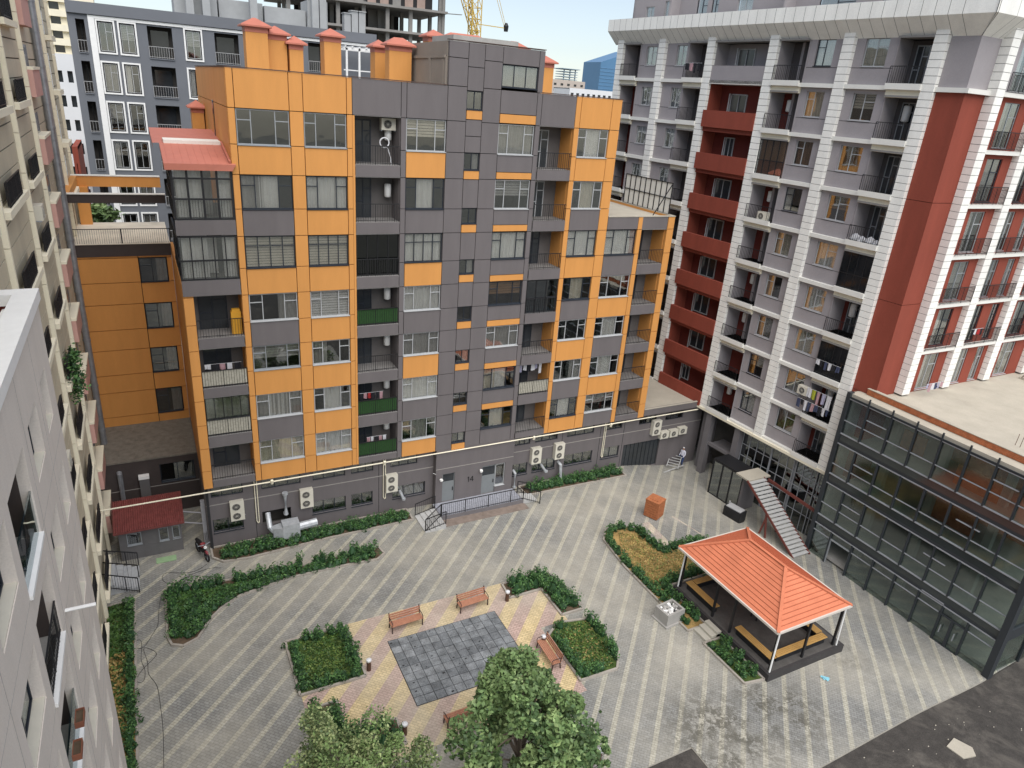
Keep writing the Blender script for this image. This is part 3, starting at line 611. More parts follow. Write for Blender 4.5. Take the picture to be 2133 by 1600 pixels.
# vestibule with black framed glass and the canopy landing above
vt = thing('glass_porch', 'black framed glass porch at the foot of the pillared building under the stair landing', 'porch', F=frame((37.0, 31.0, -.85), radians(-100)))
FV = frame((36.55, 33.9, -.85), radians(-85))
b = MB(FV)
for x in (0, .9, 1.8, 2.8): b.box(x - .05, x + .05, 0, .1, 0, 2.9)
for z in (.03, 2.85): b.box(0, 2.8, .005, .095, z - .03, z + .05)
b.box(-.05, 2.85, .0, 1.6, 2.9, 3.0); obj('porch_frame', b, BLACK, vt)
b = MB(FV); b.box(0, 2.8, .04, .05, .05, 2.85); obj('pane', b, glass('porch_glass', (.25, .3, .3), .2), vt)
b = MB(FV); b.box(2.8, 3.0, 0, 1.6, 0, 2.9); obj('side_wall', b, mat('grey_column', (0, 0, 0)), vt)
# outside stair
st = thing('staircase', 'outdoor steel staircase with pale treads and red stringers leading up to the first floor', 'staircase', loc=(36.9, 25.2, -.85))
A = Vector((36.95, 25.1, -.85)); B = Vector((36.8, 29.9, 2.45)); n = 20
tb = MB(); sb = MB()
for i in range(n):
    p = A.lerp(B, (i + .5) / n); tb.box(p.x - .75, p.x + .75, p.y - .17, p.y + .1, p.z - .01, p.z + .06)
for k, sx in enumerate((-.78, .78)): sb.bar(A + Vector((sx, -.1, 0)), B + Vector((sx, .1, 0)), .06, .16)
sb.bar((36.1, 27.5, -.85), (36.15, 27.9, .9), .1); sb.bar((36.1, 28.1, -.85), (36.15, 27.8, .9), .1); sb.bar((37.6, 27.9, -.9), (37.6, 27.9, 1), .1)
obj('tread', tb, mat('grey_tread', (.42, .42, .41), .8, .12, 3), st); obj('stringer', sb, mat('red_steel', (0, 0, 0)), st)
lb = MB(); lb.box(36.05, 38.2, 29.92, 31.15, 2.38, 2.5); obj('landing', lb, PALE, st)
# ================================================================== GLASS FRONTED BUILDING
FG = frame((38.05, 25.45, 0), -pi / 2)
gbl = thing('commercial_building', 'dark glass curtain wall building with bare concrete roof terrace and orange brick parapet', 'commercial building', F=FG)
GLS = glass('curtain_wall_glass', (.74, .80, .77), .035, .10)
XS = [0, 1.35, 2.95, 4.51, 6.03, 7.59, 9.06, 10.53, 12.05]; BL = mat('anthracite_metal', (.035, .04, .045), .45, .1, 1)
rows = [(-1.0, 1.42), (2.1, 4.5), (5.2, 7.4), (8.1, 10.5)]
for r, (z0, z1) in enumerate(rows):
    b = MB(FG)
    for xa, xb in zip(XS, XS[1:]):
        if r == 0 and xa == 1.35: b.box(xa, xb, .06, .075, .9, z1)
        else: b.box(xa, xb, .06, .075, z0, z1)
    go = obj('glazing', b, GLS, gbl)
    m_ = MB(FG)
    for x in XS[1:-1]: m_.box(x - .045, x + .045, -.06, .1, z0, z1, 0)
    zt = z0 + (z1 - z0) * ([.78, .38, .33, .38][r]); m_.box(0, 12.05, .0, .08, zt - .02, zt + .02, 1)
    for z in (z0, z1): m_.box(0, 12.05, -.03, .08, z - .03, z + .03, 1)
    for x in ((1.35,) if r else (7.6,)):
        m_.box(x + .1, x + 1.45, -.03, .04, zt + .62, zt + .67, 1)
    if r: m_.box(6.1 + r, 7.4 + r, -.03, .04, zt + .7, zt + .75, 1)
    obj('mullion', m_, [BL, mat('mullion_silver', (0, 0, 0))], go)
b = MB(FG)
for z0, z1 in ((1.45, 2.07), (4.53, 5.17), (7.43, 8.07)): b.box(.0, 12.05, .02, .12, z0, z1, 0); b.box(0, 12.05, .01, .02, z0 + .2, z1 - .0, 1)
b.box(-.25, .0, -.08, .3, -1, 10.9); b.box(12.05, 12.4, -.15, .3, -1.1, 10.7); b.box(0, 12.05, -.04, .2, 10.53, 10.62)
for x in XS[1:]: b.box(x - .04, x + .04, -.08, 0, 10.5, 11.0)
b.box(0, 12.3, -.06, -.02, 10.62, 10.66); b.box(12.1, 12.3, .3, 14, 1.4, 2.1); b.box(12.1, 12.3, .3, 14, 4.5, 5.2); b.box(12.1, 12.3, .3, 14, 7.4, 8.1); b.box(12.1, 12.3, .3, 14, 10.3, 10.8)
for x in (3, 6, 9): b.box(12.1, 12.3, x, x + .1, -1, 10.5)
obj('spandrel', b, [BL, mat('spandrel_glass', (.035, .042, .042), .12, .3, .4, spec=.6)], gbl)
b = MB(FG); b.box(12.2, 12.22, .3, 14, -1, 10.4); obj('side_glazing', b, GLS, gbl)
b = MB(FG)
for z in (-.75, 1.6, 4.7, 7.6): b.box(0, 12.0, .3, 13, z - .0, z + .2, 0)
for x in (2.2, 5.4, 9.0):
    for y in (1.6, 5): b.box(x, x + .4, y, y + .4, -1, 10.5, 0)
obj('interior_floor', b, CONC, gbl)
b = MB(FG); b.box(0, 4.0, 6, 6.2, -1, 10.4, 1); b.box(4.0, 12.0, 4.4, 4.6, 4.9, 10.4, 0); b.box(4, 12, 6, 6.2, -1, 4.7, 1); b.box(2.5, 4.0, 2.4, 2.5, 8, 9.2, 0); b.box(5.6, 8.2, 2.2, 2.35, 4.9, 7.4, 0); b.box(6.5, 9, 1.6, 1.8, 7.8, 9.0, 0); b.box(0, .2, .3, 6, -1, 10.4, 1)
obj('interior_wall', b, [mat('hollow_brick', (.42, .14, .06), .9, .35, 3, fine=.2), CONC], gbl)
b = MB(FG); b.box(8.95, 10.65, -.03, .05, .85, .95); b.box(9.0, 9.08, -.05, .1, -1, .9); b.box(10.5, 10.58, -.05, .1, -1, .9); b.box(9.72, 9.86, -.05, .1, -1, .9); b.box(9.0, 10.5, -.04, .05, -1, -.88)
o_ = obj('double_door', b, BL, gbl); b = MB(FG); b.box(9.3, 9.34, -.12, -.06, -.2, .3); b.box(10.1, 10.14, -.12, -.06, -.2, .3); obj('handle', b, SFRAME, o_)
b = MB(FG); b.box(1.35, 1.43, -.02, .1, -1, .9); b.box(2.87, 2.95, -.02, .1, -1, .9); b.box(1.35, 2.95, -.02, .1, .86, .94); obj('open_doorway', b, SFRAME, gbl)
b = MB(FG); b.box(-.2, 12.3, .12, 24, 10.62, 10.8); b.box(-.2, 12.3, .1, .9, 10.6, 10.83); b.box(12.3, 14, .8, 24, 10.5, 10.8); obj('roof_terrace', b, PALE, gbl)
b = MB(FG)
for r in range(4): b.box(.35, 12.4, .95, 1.2, 10.83 + r * .09 + .006, 10.83 + (r + 1) * .09 - .006, 0)
b.box(.36, 12.39, .97, 1.18, 10.83, 11.18, 1); b.box(.33, 12.42, .93, 1.22, 11.19, 11.23, 2)
obj('brick_parapet', b, [mat('hollow_brick', (0, 0, 0)), CONC, PALE], gbl)
rbm = MB(FG)
for x, y in ((8.2, 3), (8.9, 3.2), (9.6, 3), (11, 2.6), (11.4, 2.7), (11.2, 6)):
    for q in (0, .25): rbm.tube([(x + q, y, 10.8), (x + q + .02, y, 11.5)], .015, 5)
obj('rebar', rbm, mat('rust', (.12, .07, .045), .9, .2), gbl)
# ================================================================== BEIGE BUILDING ON THE LEFT
FL = frame((-4.1, 0, 0), pi / 2)
lb_ = thing('apartment_building', 'tall beige panel apartment block with cream ribs seen edge-on at the left', 'apartment building', F=FL)
BG = mat('beige_panel', (.56, .50, .375), .7, .10, .9, fine=.05, streak=.3)
b = MB(FL)
RIB = [20.0, 27.0, 34.0, 40.25, 52.0, 57.6]; strips = [(8, 20), (20.35, 27), (27.35, 34), (34.35, 40.25), (40.6, 52), (52.35, 57.6)]
ZF = [30.7 - 2.97 * k for k in range(11)]
for a, c in strips:
    for i in range(47):
        z = -.3 + i * .74; b.tile(a, c, 0, .2, z, z + .74, 0, .024)
    b.box(a, c, .05, .25, -.3, 34.4, 1)
b.box(57.6, 57.8, 0, 10, -.3, 34.4, 0); b.box(8, 57.6, 10, 10.2, -.3, 34.4, 0)
obj('wall', b, [BG, mat('joint_brown', (.09, .08, .06), .9, 0)], lb_)
for x in RIB:
    b = MB(FL)
    for i in range(23): b.box(x, x + .2, -.17, .1, -.3 + i * 1.5 + .012, -.3 + (i + 1) * 1.5 - .012)
    obj('rib', b, CREAM, lb_)
PINK = mat('pink_panel', (.58, .34, .29), .8, .06, 1)
for z in ZF:
    for x0, x1, r0, r1 in ((34.35, 38.4, 35.1, 37.7), (27.35, 32.5, 28.2, 31.5), (20.35, 25, 21, 24)):
        b = MB(FL); b.box(x0, x1, -.32, -.0, z - .24, z); o = obj('balcony_slab', b, CREAM, lb_)
        g = MB(FL); g.box(r0, r1, -.2, -.17, z + .04, z + .8); obj('balustrade_panel', g, BLACK, o)
        railing(FL, r0, r1, -.24, z, .85, o, step=.12)
    b = MB(FL); b.box(40.6, 43.7, -.36, -.02, z - .0, z + 1.15, 0); b.box(40.6, 43.75, -.4, 0, z + 1.15, z + 1.27, 1); o = obj('balcony_parapet', b, [PINK, CREAM], lb_)
    g = MB(FL); g.box(41, 43.3, -.015, 0, z + .1, z + 2.2); obj('door', g, PANE_D, o)
    b = MB(FL); b.box(52.35, 55.2, -.5, 0, z - .3, z - .02); o = obj('balcony_slab', b, CREAM, lb_)
    g = MB(FL); g.box(52.8, 54.6, -.03, -.005, z + .05, z + 2.0); obj('door', g, PANE_D, o)
b = MB(FL); b.tube([(46.4, -.22, 3.9), (46.4, -.22, 34)], .19, 12)
for i in range(10): b.tube([(46.4, -.22, 5 + i * 3), (46.4, -.22, 5.12 + i * 3)], .215, 12)
b.tube([(46.4, -.22, 3.95), (46.3, -.4, 3.6), (44.2, -.9, 3.6), (43.35, -1.0, 3.3), (43.3, -1.0, -.2)], .15, 10)
tag(obj('drain_duct', b, mat('galvanised', (.30, .31, .33), .45, .25, 3, metal=.5)), 'long grey metal duct running down the beige wall and bending at the low roof', 'duct')
# ------------------------------------------------------------------ grey rendered building nearest the camera
FN = frame((-3.0, 0, 0), pi / 2)
nb_ = thing('apartment_building', 'grey rendered apartment block with white roof coping at the lower left corner', 'apartment building', F=FN)
GY = mat('grey_render', (.67, .61, .55), .85, .08, 1.2, fine=.06, streak=.15, bump=.1)
LG, WN = [(14.6, 17.1), (7.4, 10.2)], [(18.1, 19.75), (12.0, 14.05), (20.9, 22.2), (4, 5.6)]
b = MB(FN); hs = []
for k in range(7):
    h = 18.35 - 3.0 * k
    hs += [(a, c, h - 2.3, h) for a, c in LG] + [(a, c, h - 1.5, h) for a, c in WN]
cut(0, 23.3, -.4, 20.0, hs, 0, .3, 0, b)
b.box(23.1, 23.3, .3, 9, -.4, 20.0, 0); b.box(.0, 23.1, .3, .5, 19.2, 20.0, 1); b.box(0, 23.1, .5, 9, 18.9, 19.0, 1); b.box(22.9, 23.1, .5, 9, 19, 20, 1)
for x in (5.9, 11.5, 17.6, 20.4): b.box(x, x + .025, -.004, 0, -.4, 20, 2)
for k in range(7): b.box(0, 23.3, -.003, 0, 16.0 - 3 * k, 16.02 - 3 * k, 2)
obj('wall', b, [GY, DRED, mat('faint_joint', (.38, .355, .335), .9, 0)], nb_)
b = MB(FN); b.box(-.1, 23.4, -.08, .5, 20.0, 20.32); b.box(22.8, 23.4, .5, 9, 20.0, 20.317); b.box(0, 23.35, .62, .8, 19.6, 19.9); obj('coping', b, WHITEP, nb_)
WSILL = mat('cream_sill', (.6, .57, .48), .7, .06)
for k in range(7):
    h = 18.35 - 3.0 * k
    for i, (a, c) in enumerate(WN):
        g = MB(FN); g.box(a, c, .02, .28, h - 1.5, h - 1.46); o = obj('sill', g, WSILL, nb_)
        window(nb_, FN, a, c, h - 1.45, h, .24, 'c2', DFRAME, 'dl' if (i + k) % 2 else '', sill=False)
        g = MB(FN); g.box(a, c, .42, .44, h - 1.45, h); obj('dark_room_backing', g, PANE_D, nb_)  # dark sheet close behind the pane, standing in for the room's shade
    for i, (a, c) in enumerate(LG):
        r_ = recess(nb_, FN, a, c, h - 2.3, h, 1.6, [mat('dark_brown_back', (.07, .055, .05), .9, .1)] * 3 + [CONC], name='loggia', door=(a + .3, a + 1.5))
        g = MB(FN); g.box(a, c, -.06, .12, h - 2.36, h - 2.26); obj('sill', g, WHITEP, r_)
        if (k + i) % 2 == 0:
            g = MB(FN); g.box(a, c, .04, .06, h - 2.26, h - 1.2); g.box(a, c, .03, .07, h - 1.2, h - 1.14); obj('glass_railing', g, glass('green_glass', (.45, .55, .55), .2), r_)
        else: railing(FN, a, c, .05, h - 2.28, 1.0, r_)
b = MB(FN); b.box(0, 23, 1.7, 1.8, -.4, 19); obj('room_lining', b, ROOM, nb_)
# ================================================================== GROUND, PAVING, ASPHALT
def nd(N, t, **k):
    n = N.new(t)
    for a, v in k.items(): setattr(n, a, v)
    return n
def paving_mat(name, base, stripes, period, width, brick=(.26, .13), stain=True, phase=0.):
    m = bpy.data.materials.new(name); m.use_nodes = True; nt = m.node_tree; N = nt.nodes; L = nt.links; b = N['Principled BSDF']
    b.inputs['Roughness'].default_value = .85; b.inputs['Specular IOR Level'].default_value = .25
    tc = N.new('ShaderNodeTexCoord'); P = tc.outputs['Object']
    sp = N.new('ShaderNodeSeparateXYZ'); L.new(P, sp.inputs[0])
    def M(op, a, c=None, clamp=False):
        n = N.new('ShaderNodeMath'); n.operation = op; n.use_clamp = clamp
        for i, v in enumerate((a, c)):
            if v is None: continue
            if isinstance(v, (int, float)): n.inputs[i].default_value = v
            else: L.new(v, n.inputs[i])
        return n.outputs[0]
    def noise(sc, det=4, rough=.6, dist=0.):
        n = N.new('ShaderNodeTexNoise'); n.inputs['Scale'].default_value = sc; n.inputs['Detail'].default_value = det; n.inputs['Roughness'].default_value = rough
        n.inputs['Distortion'].default_value = dist; L.new(P, n.inputs['Vector']); return n.outputs['Fac']
    def mr(v, a, c, d=0., e=1.):
        n = N.new('ShaderNodeMapRange'); L.new(v, n.inputs[0])
        for i, q in enumerate((a, c, d, e)): n.inputs[i + 1].default_value = q
        return n.outputs[0]
    def mix(f, a, c):
        n = N.new('ShaderNodeMix'); n.data_type = 'RGBA'
        if isinstance(f, float): n.inputs[0].default_value = f
        else: L.new(f, n.inputs[0])
        for i, v in ((6, a), (7, c)):
            if isinstance(v, tuple): n.inputs[i].default_value = (*v, 1)
            else: L.new(v, n.inputs[i])
        return n.outputs[2]
    def mul(a, v):
        n = N.new('ShaderNodeVectorMath'); n.operation = 'SCALE'; L.new(a, n.inputs[0]); L.new(v, n.inputs['Scale']); return n.outputs[0]
    q = M('MULTIPLY', M('SUBTRACT', sp.outputs[1], sp.outputs[0]), .7071 / period)
    f = M('FRACT', M('ADD', q, phase + 100.))
    col = mix(mr(M('ABSOLUTE', M('SUBTRACT', f, .5)), width / 2 + .012, width / 2 - .012), base, stripes)
    br = N.new('ShaderNodeTexBrick'); mp = N.new('ShaderNodeMapping'); mp.inputs['Rotation'].default_value = (0, 0, radians(45)); L.new(P, mp.inputs[0]); L.new(mp.outputs[0], br.inputs['Vector'])
    br.inputs['Scale'].default_value = 1; br.inputs['Brick Width'].default_value = brick[0]; br.inputs['Row Height'].default_value = brick[1]; br.inputs['Mortar Size'].default_value = .009
    br.inputs['Color1'].default_value = (.88, .88, .88, 1); br.inputs['Color2'].default_value = (1.12, 1.12, 1.12, 1); br.inputs['Mortar'].default_value = (.45, .44, .41, 1)
    mm = N.new('ShaderNodeVectorMath'); mm.operation = 'MULTIPLY'; L.new(col, mm.inputs[0]); L.new(br.outputs['Color'], mm.inputs[1]); col = mm.outputs[0]
    col = mix(mr(noise(.16, 5, .6), .38, .66, 0, .6), col, (.40, .375, .31))                   # pale sandy dust
    col = mul(col, mr(noise(.5, 6, .7), .3, .7, .86, 1.12)); col = mul(col, mr(noise(9, 3), .3, .7, .9, 1.08))
    if stain:
        def blob(x, y, r):
            dx = M('SUBTRACT', sp.outputs[0], x); dy = M('SUBTRACT', sp.outputs[1], y)
            return mr(M('SQRT', M('ADD', M('MULTIPLY', dx, dx), M('MULTIPLY', dy, dy))), r, r * .35)
        s = M('MAXIMUM', M('MAXIMUM', blob(24.6, 15.6, 3.0), blob(21.0, 15.6, 3.6)), M('MULTIPLY', blob(31, 17.0, 1.6), .6))
        s = M('MULTIPLY', s, mr(noise(2.2, 10, .85, .4), .46, .52)); s = M('MULTIPLY', s, mr(noise(.5, 2), .35, .5))
        col = mix(M('MULTIPLY', s, .8), col, (.075, .07, .055))
        s2 = M('MULTIPLY', mr(noise(.9, 8, .75), .66, .72), .4); col = mix(s2, col, (.13, .12, .1))
    L.new(col, b.inputs['Base Color'])
    bp = N.new('ShaderNodeBump'); bp.inputs['Strength'].default_value = .25; bp.inputs['Distance'].default_value = .01; L.new(br.outputs['Color'], bp.inputs['Height']); L.new(bp.outputs[0], b.inputs['Normal'])
    return m
PAVE = paving_mat('grey_paving', (.232, .232, .22), (.385, .37, .305), .96, .24, phase=.45)
PLAZA = paving_mat('coloured_paving', (.46, .335, .29), (.60, .475, .265), 1.44, .5, stain=False)
PATCH = paving_mat('pink_paving', (.42, .355, .31), (.52, .455, .36), 1.0, .45, stain=False)
def edge_y(x):                       # where the paving stops against the asphalt
    t = (x - 23.8) / 13.8; return 12.55 + .54 * t + .8 * (gz(x) / .9 + max(0, min(1, t))) * -.26
def sheet(rects, dz):
    b = MB()
    for x0, x1, y0, y1 in rects:
        xs = [x0] + [x for x in [22 + .5 * i for i in range(34)] if x0 < x < x1] + [x1]
        for a, c in zip(xs, xs[1:]):
            Y = lambda v, x: edge_y(x) if v == 'e' else v
            b.face([(a, Y(y0, a), gz(a) + dz), (c, Y(y0, c), gz(c) + dz), (c, Y(y1, c), gz(c) + dz), (a, Y(y1, a), gz(a) + dz)])
    return b
g = MB(); g.face([(-1500, -300, -1.3), (2500, -300, -1.3), (2500, 4000, -1.3), (-1500, 4000, -1.3)]); struct('ground', g, mat('far_ground', (.17, .165, .14), .95, .3, .01))
struct('paving', sheet([(-4.4, 19.25, 15.7, 44.5), (19.25, 41, 'e', 44.5), (-4.4, 16.4, 4, 15.7)], 0), PAVE)
struct('plaza_paving', sheet([(4.0, 16.6, 20.3, 29.1), (16.6, 18.3, 24.95, 29.1)], .005), PLAZA)
b = MB(); b.face([(27.9, 28.4, .005), (31.3, 28.5, gz(31.3) + .006), (30.8, 31.2, gz(30.8) + .006), (28.1, 31.2, .005)]); struct('pink_paving', b, PATCH)
def asphalt():
    m = mat('asphalt', (.052, .047, .042), .88, .3, 2.5, fine=.25, bump=.4); nt = m.node_tree; N = nt.nodes; L = nt.links; b = N['Principled BSDF']
    old = b.inputs['Base Color'].links[0].from_socket; tc = N.new('ShaderNodeTexCoord'); a = N.new('ShaderNodeTexNoise'); a.inputs['Scale'].default_value = .35; a.inputs['Detail'].default_value = 9; a.inputs['Roughness'].default_value = .75; a.inputs['Distortion'].default_value = .6
    L.new(tc.outputs['Object'], a.inputs['Vector']); r = N.new('ShaderNodeMapRange'); r.inputs[1].default_value = .5; r.inputs[2].default_value = .66; r.inputs[4].default_value = .6; L.new(a.outputs['Fac'], r.inputs[0])
    x = N.new('ShaderNodeMix'); x.data_type = 'RGBA'; L.new(r.outputs[0], x.inputs[0]); L.new(old, x.inputs[6]); x.inputs[7].default_value = (.15, .135, .115, 1); L.new(x.outputs[2], b.inputs['Base Color']); return m
ASPH = asphalt()
struct('road', sheet([(19.25, 70, -25, 'e'), (16.4, 19.25, -25, 15.7), (-20, 16.4, -25, 4)], -.06), ASPH)
b = MB(); xs = [19.25] + [22 + i * .5 for i in range(33)]
for a, c in zip(xs, xs[1:]): b.bar((a, edge_y(a) - .01, gz(a) - .045), (c, edge_y(c) - .01, gz(c) - .045), .04, .06)
b.bar((16.4, 15.69, -.045), (19.25, 15.69, -.045), .04, .06); b.bar((19.24, 15.7, -.045), (19.24, 12.4, -.045), .04, .06); struct('kerb', b, mat('kerb_stone', (.30, .28, .24), .85, .15, 2))
# rubber mat in the plaza
mb = MB(); cw = .5
for i in range(12):
    for j in range(9):
        x = 8.72 + i * .508; y = 22.62 + j * .495; z = rnd.choice([.03, .032, .036, .028])
        if rnd.random() < .03: z = .012
        mb.tile(x, x + .508, y + .014, y + .481, -.008, z + .014, rnd.choice([0, 0, 1, 1, 2]), .014)
        if rnd.random() < .22: q = rnd.uniform(.05, .13); u, v = x + rnd.uniform(.05, .35), y + rnd.uniform(.05, .35); mb.prism([(u, v), (u + q, v + q * .3), (u + q * .9, v + q), (u - q * .2, v + q * .8)], z, z + .003, 3)
mb.box(8.7, 14.84, 22.6, 27.1, .0055, .009, 3)
def matte(name, c):
    m = mat(name, c, .9, .55, 1.6, fine=.3, bump=.4); return m
tag(obj('rubber_mat', mb, [matte('rubber_a', (.17, .182, .19)), matte('rubber_b', (.20, .212, .22)), matte('rubber_c', (.14, .15, .158)), DKGAP]), 'worn dark grey rubber tile square in the middle of the yellow and pink paving', 'play mat')
# ================================================================== PLANTING
def green(name, c, tr=.25):
    m = bpy.data.materials.new(name); m.use_nodes = True; nt = m.node_tree; N = nt.nodes; L = nt.links; b = N['Principled BSDF']
    b.inputs['Roughness'].default_value = .55; b.inputs['Specular IOR Level'].default_value = .35
    tc = N.new('ShaderNodeTexCoord'); nz = N.new('ShaderNodeTexNoise'); nz.inputs['Scale'].default_value = 2.2; nz.inputs['Detail'].default_value = 4; L.new(tc.outputs['Object'], nz.inputs['Vector'])
    mr = N.new('ShaderNodeMapRange'); mr.inputs[1].default_value = .3; mr.inputs[2].default_value = .7; mr.inputs[3].default_value = .6; mr.inputs[4].default_value = 1.45; L.new(nz.outputs['Fac'], mr.inputs[0])
    vm = N.new('ShaderNodeVectorMath'); vm.operation = 'SCALE'; vm.inputs[0].default_value = c; L.new(mr.outputs[0], vm.inputs['Scale']); L.new(vm.outputs[0], b.inputs['Base Color'])
    return m
HG = [green('hedge_a', (.048, .115, .033)), green('hedge_b', (.085, .175, .05)), green('hedge_c', (.022, .06, .022))]
LAWN = mat('lawn', (.06, .095, .022), .95, .5, 2.2, fine=.35, bump=.6); DRY = mat('dry_lawn', (.30, .20, .075), .95, .45, 1.3, fine=.35, bump=.6)
SOIL = mat('soil', (.10, .07, .045), .95, .4, 3, bump=.5)
KERB = mat('bed_kerb', (.34, .31, .27), .85, .15, 2, fine=.1)
def leaf(b, p, s, mi):
    a, t = rnd.random() * 2 * pi, rnd.random() * 1.3; n = Vector((sin(t) * cos(a), sin(t) * sin(a), cos(t))); u = n.orthogonal().normalized(); v = n.cross(u)
    r = rnd.random() * pi; u, v = u * cos(r) + v * sin(r), v * cos(r) - u * sin(r); w = .55
    i = len(b.v); b.v += [tuple(p - u * s), tuple(p + v * s * w), tuple(p + u * s), tuple(p - v * s * w)]; b.f.append([i, i + 1, i + 2, i + 3]); b.m.append(mi)
def inpoly(x, y, P):
    c = False; j = len(P) - 1
    for i in range(len(P)):
        if (P[i][1] > y) != (P[j][1] > y) and x < (P[j][0] - P[i][0]) * (y - P[i][1]) / (P[j][1] - P[i][1]) + P[i][0]: c = not c
        j = i
    return c
def hedge(paths, label, w=.55, h=.65, bushy=.25, dens=430, gap=0., closed=False, s=.062):
    """row of clipped bushes along one or more polylines, built bush by bush from leaf faces"""
    b = MB()
    for path in paths:
        for (x0, y0), (x1, y1) in zip(path, path[1:]):
            L = math.hypot(x1 - x0, y1 - y0); n = max(1, round(L / .42))
            for i in range(n):
                if rnd.random() < gap: continue
                t = (i + .5 + rnd.uniform(-.2, .2)) / n; cx, cy = x0 + (x1 - x0) * t + rnd.uniform(-.04, .04), y0 + (y1 - y0) * t + rnd.uniform(-.04, .04)
                H_ = h * (1 + rnd.uniform(-bushy, bushy)); R = w * .56 * (1 + rnd.uniform(-bushy, bushy) * .6); z0 = gz(cx)
                b.tube([(cx, cy, z0 + .02), (cx, cy, z0 + H_ * .4), (cx, cy, z0 + H_ * .8)], [R * .55, R * .7, R * .25], 6, 2)
                sub = [(Vector((rnd.gauss(0, .5), rnd.gauss(0, .5), rnd.uniform(.1, 1.0))), rnd.uniform(.35, .6)) for _ in range(7)]
                for _ in range(int(dens * .42)):
                    c, rr = rnd.choice(sub); d = Vector((rnd.gauss(0, 1), rnd.gauss(0, 1), rnd.gauss(0, 1))).normalized() * rr * rnd.uniform(.7, .98)
                    q = c + d; p = Vector((cx + q.x * R, cy + q.y * R, z0 + .04 + max(.0, q.z) * H_ * .85))
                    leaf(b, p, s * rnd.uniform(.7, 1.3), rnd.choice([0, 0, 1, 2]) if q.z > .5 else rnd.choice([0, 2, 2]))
    return tag(obj('hedge', b, HG), label, 'hedge', 'clipped hedges round the planting beds')
def bed(poly, label, fill, extra=None, z=.05, kerb=True):
    cx = sum(p[0] for p in poly) / len(poly); cy = sum(p[1] for p in poly) / len(poly); t = thing('planting_bed', label, 'planting bed', loc=(cx, cy, gz(cx)), group='kerbed planting beds')
    b = MB(); n = len(poly)
    b.f.append([b.pt((x, y, z + gz(x))) for x, y in poly]); b.m.append(0); obj('soil_surface', b, fill, t)
    if kerb:
        b = MB()
        for i in range(n):
            a, c = poly[i], poly[(i + 1) % n]; b.bar((*a, gz(a[0]) + .04), (*c, gz(c[0]) + .04), .11, .16)
        obj('kerb', b, KERB, t)
    return t
def grass(poly, n, mats, label, s=.07, h=.1, name='grass'):
    b = MB(); xs = [p[0] for p in poly]; ys = [p[1] for p in poly]; k = 0
    while k < n:
        x, y = rnd.uniform(min(xs), max(xs)), rnd.uniform(min(ys), max(ys))
        if not inpoly(x, y, poly): continue
        k += 1; leaf(b, Vector((x, y, gz(x) + .06 + rnd.random() * h)), s * rnd.uniform(.5, 1.2), rnd.randrange(len(mats)))
    o = obj(name, b, mats); o['kind'] = 'stuff'; o['label'] = label; o['category'] = 'grass'; return o
GA, GB, GC = green('grass_a', (.06, .12, .025)), green('grass_b', (.12, .17, .04)), green('grass_c', (.035, .08, .02))
DA, DB = green('dry_a', (.36, .25, .09)), green('dry_b', (.24, .19, .07))
P1 = [(-1.25, 35.2), (-1.32, 31.5), (-1.15, 30.85), (-.65, 30.55), (.05, 30.85), (.75, 32.1), (1.4, 32.8), (2.4, 33.4), (5.1, 33.95), (7.8, 33.95), (10.2, 33.8), (10.75, 34.2), (10.6, 35.0), (5.2, 34.75)]
bed(P1, 'long curved planting bed tapering along the footpath in front of the orange building', SOIL)
hedge([[(-1.0, 31.3), (-1.0, 34.8), (0, 34.85), (5.2, 34.55), (10.3, 34.75)]], 'bushy hedge row along the back of the long curved bed', w=.6, h=.75, bushy=.35, gap=.06)
hedge([[(-.6, 31.1), (.1, 31.5), (.7, 32.6), (1.5, 33.2), (2.6, 33.75), (5.2, 34.2), (10.2, 34.15)], [(0, 32.6), (1.8, 34)], [(-.2, 32.2), (.2, 34)]], 'low green hedge filling the front curve of the long bed', w=.62, h=.5)
grass([(-1, 31.2), (.2, 31.4), (1, 33), (3, 34), (5, 34.3), (-1, 34.8)], 5000, [GA, GC, HG[0]], 'low green ground cover in the wide end of the long curved bed', s=.09)
P2 = [(1.35, 38.4), (1.35, 37.4), (1.9, 36.8), (3.2, 36.65), (8, 36.95), (13.6, 37.05), (13.6, 38.4)]
bed(P2, 'narrow planting bed against the taupe wall left of the entrance', SOIL); hedge([[(1.7, 37.3), (3, 37.05), (8, 37.3), (13.3, 37.35)], [(2, 37.7), (13.3, 37.75)]], 'hedge hugging the taupe wall left of the entrance steps', h=.55, w=.6)
P3 = [(22.2, 38.4), (22.2, 37.1), (30.9, 37.05), (30.9, 38.4)]
bed(P3, 'narrow planting bed against the taupe wall right of the entrance', SOIL); hedge([[(22.6, 37.6), (30.6, 37.55)], [(22.6, 37.95), (30.6, 37.95)]], 'hedge hugging the taupe wall right of the entrance ramp', h=.55, w=.55)
P4 = [(3.95, 28.95), (3.95, 25.25), (7.05, 25.25), (7.05, 28.95)]
bed(P4, 'square planting bed at the upper left corner of the coloured plaza', LAWN)
hedge([[(4.2, 25.5), (4.2, 28.7)], [(4.7, 28.7), (6.8, 28.7), (6.8, 25.5), (4.6, 25.5)]], 'hedge ring round the square bed at the upper left of the plaza', h=.6, w=.5, gap=.04)
grass([(4.3, 25.6), (6.7, 25.6), (6.7, 28.6), (4.3, 28.6)], 3600, [GA, GB, GC], 'grass inside the square bed left of the rubber mat')
P5 = [(16.2, 28.95), (16.1, 27.7), (18.15, 27.7), (18.15, 25.35), (19.5, 25.35), (19.55, 27.2), (19.3, 28.3), (18.6, 28.95)]
bed(P5, 'elbow shaped planting bed at the upper right corner of the coloured plaza', SOIL)
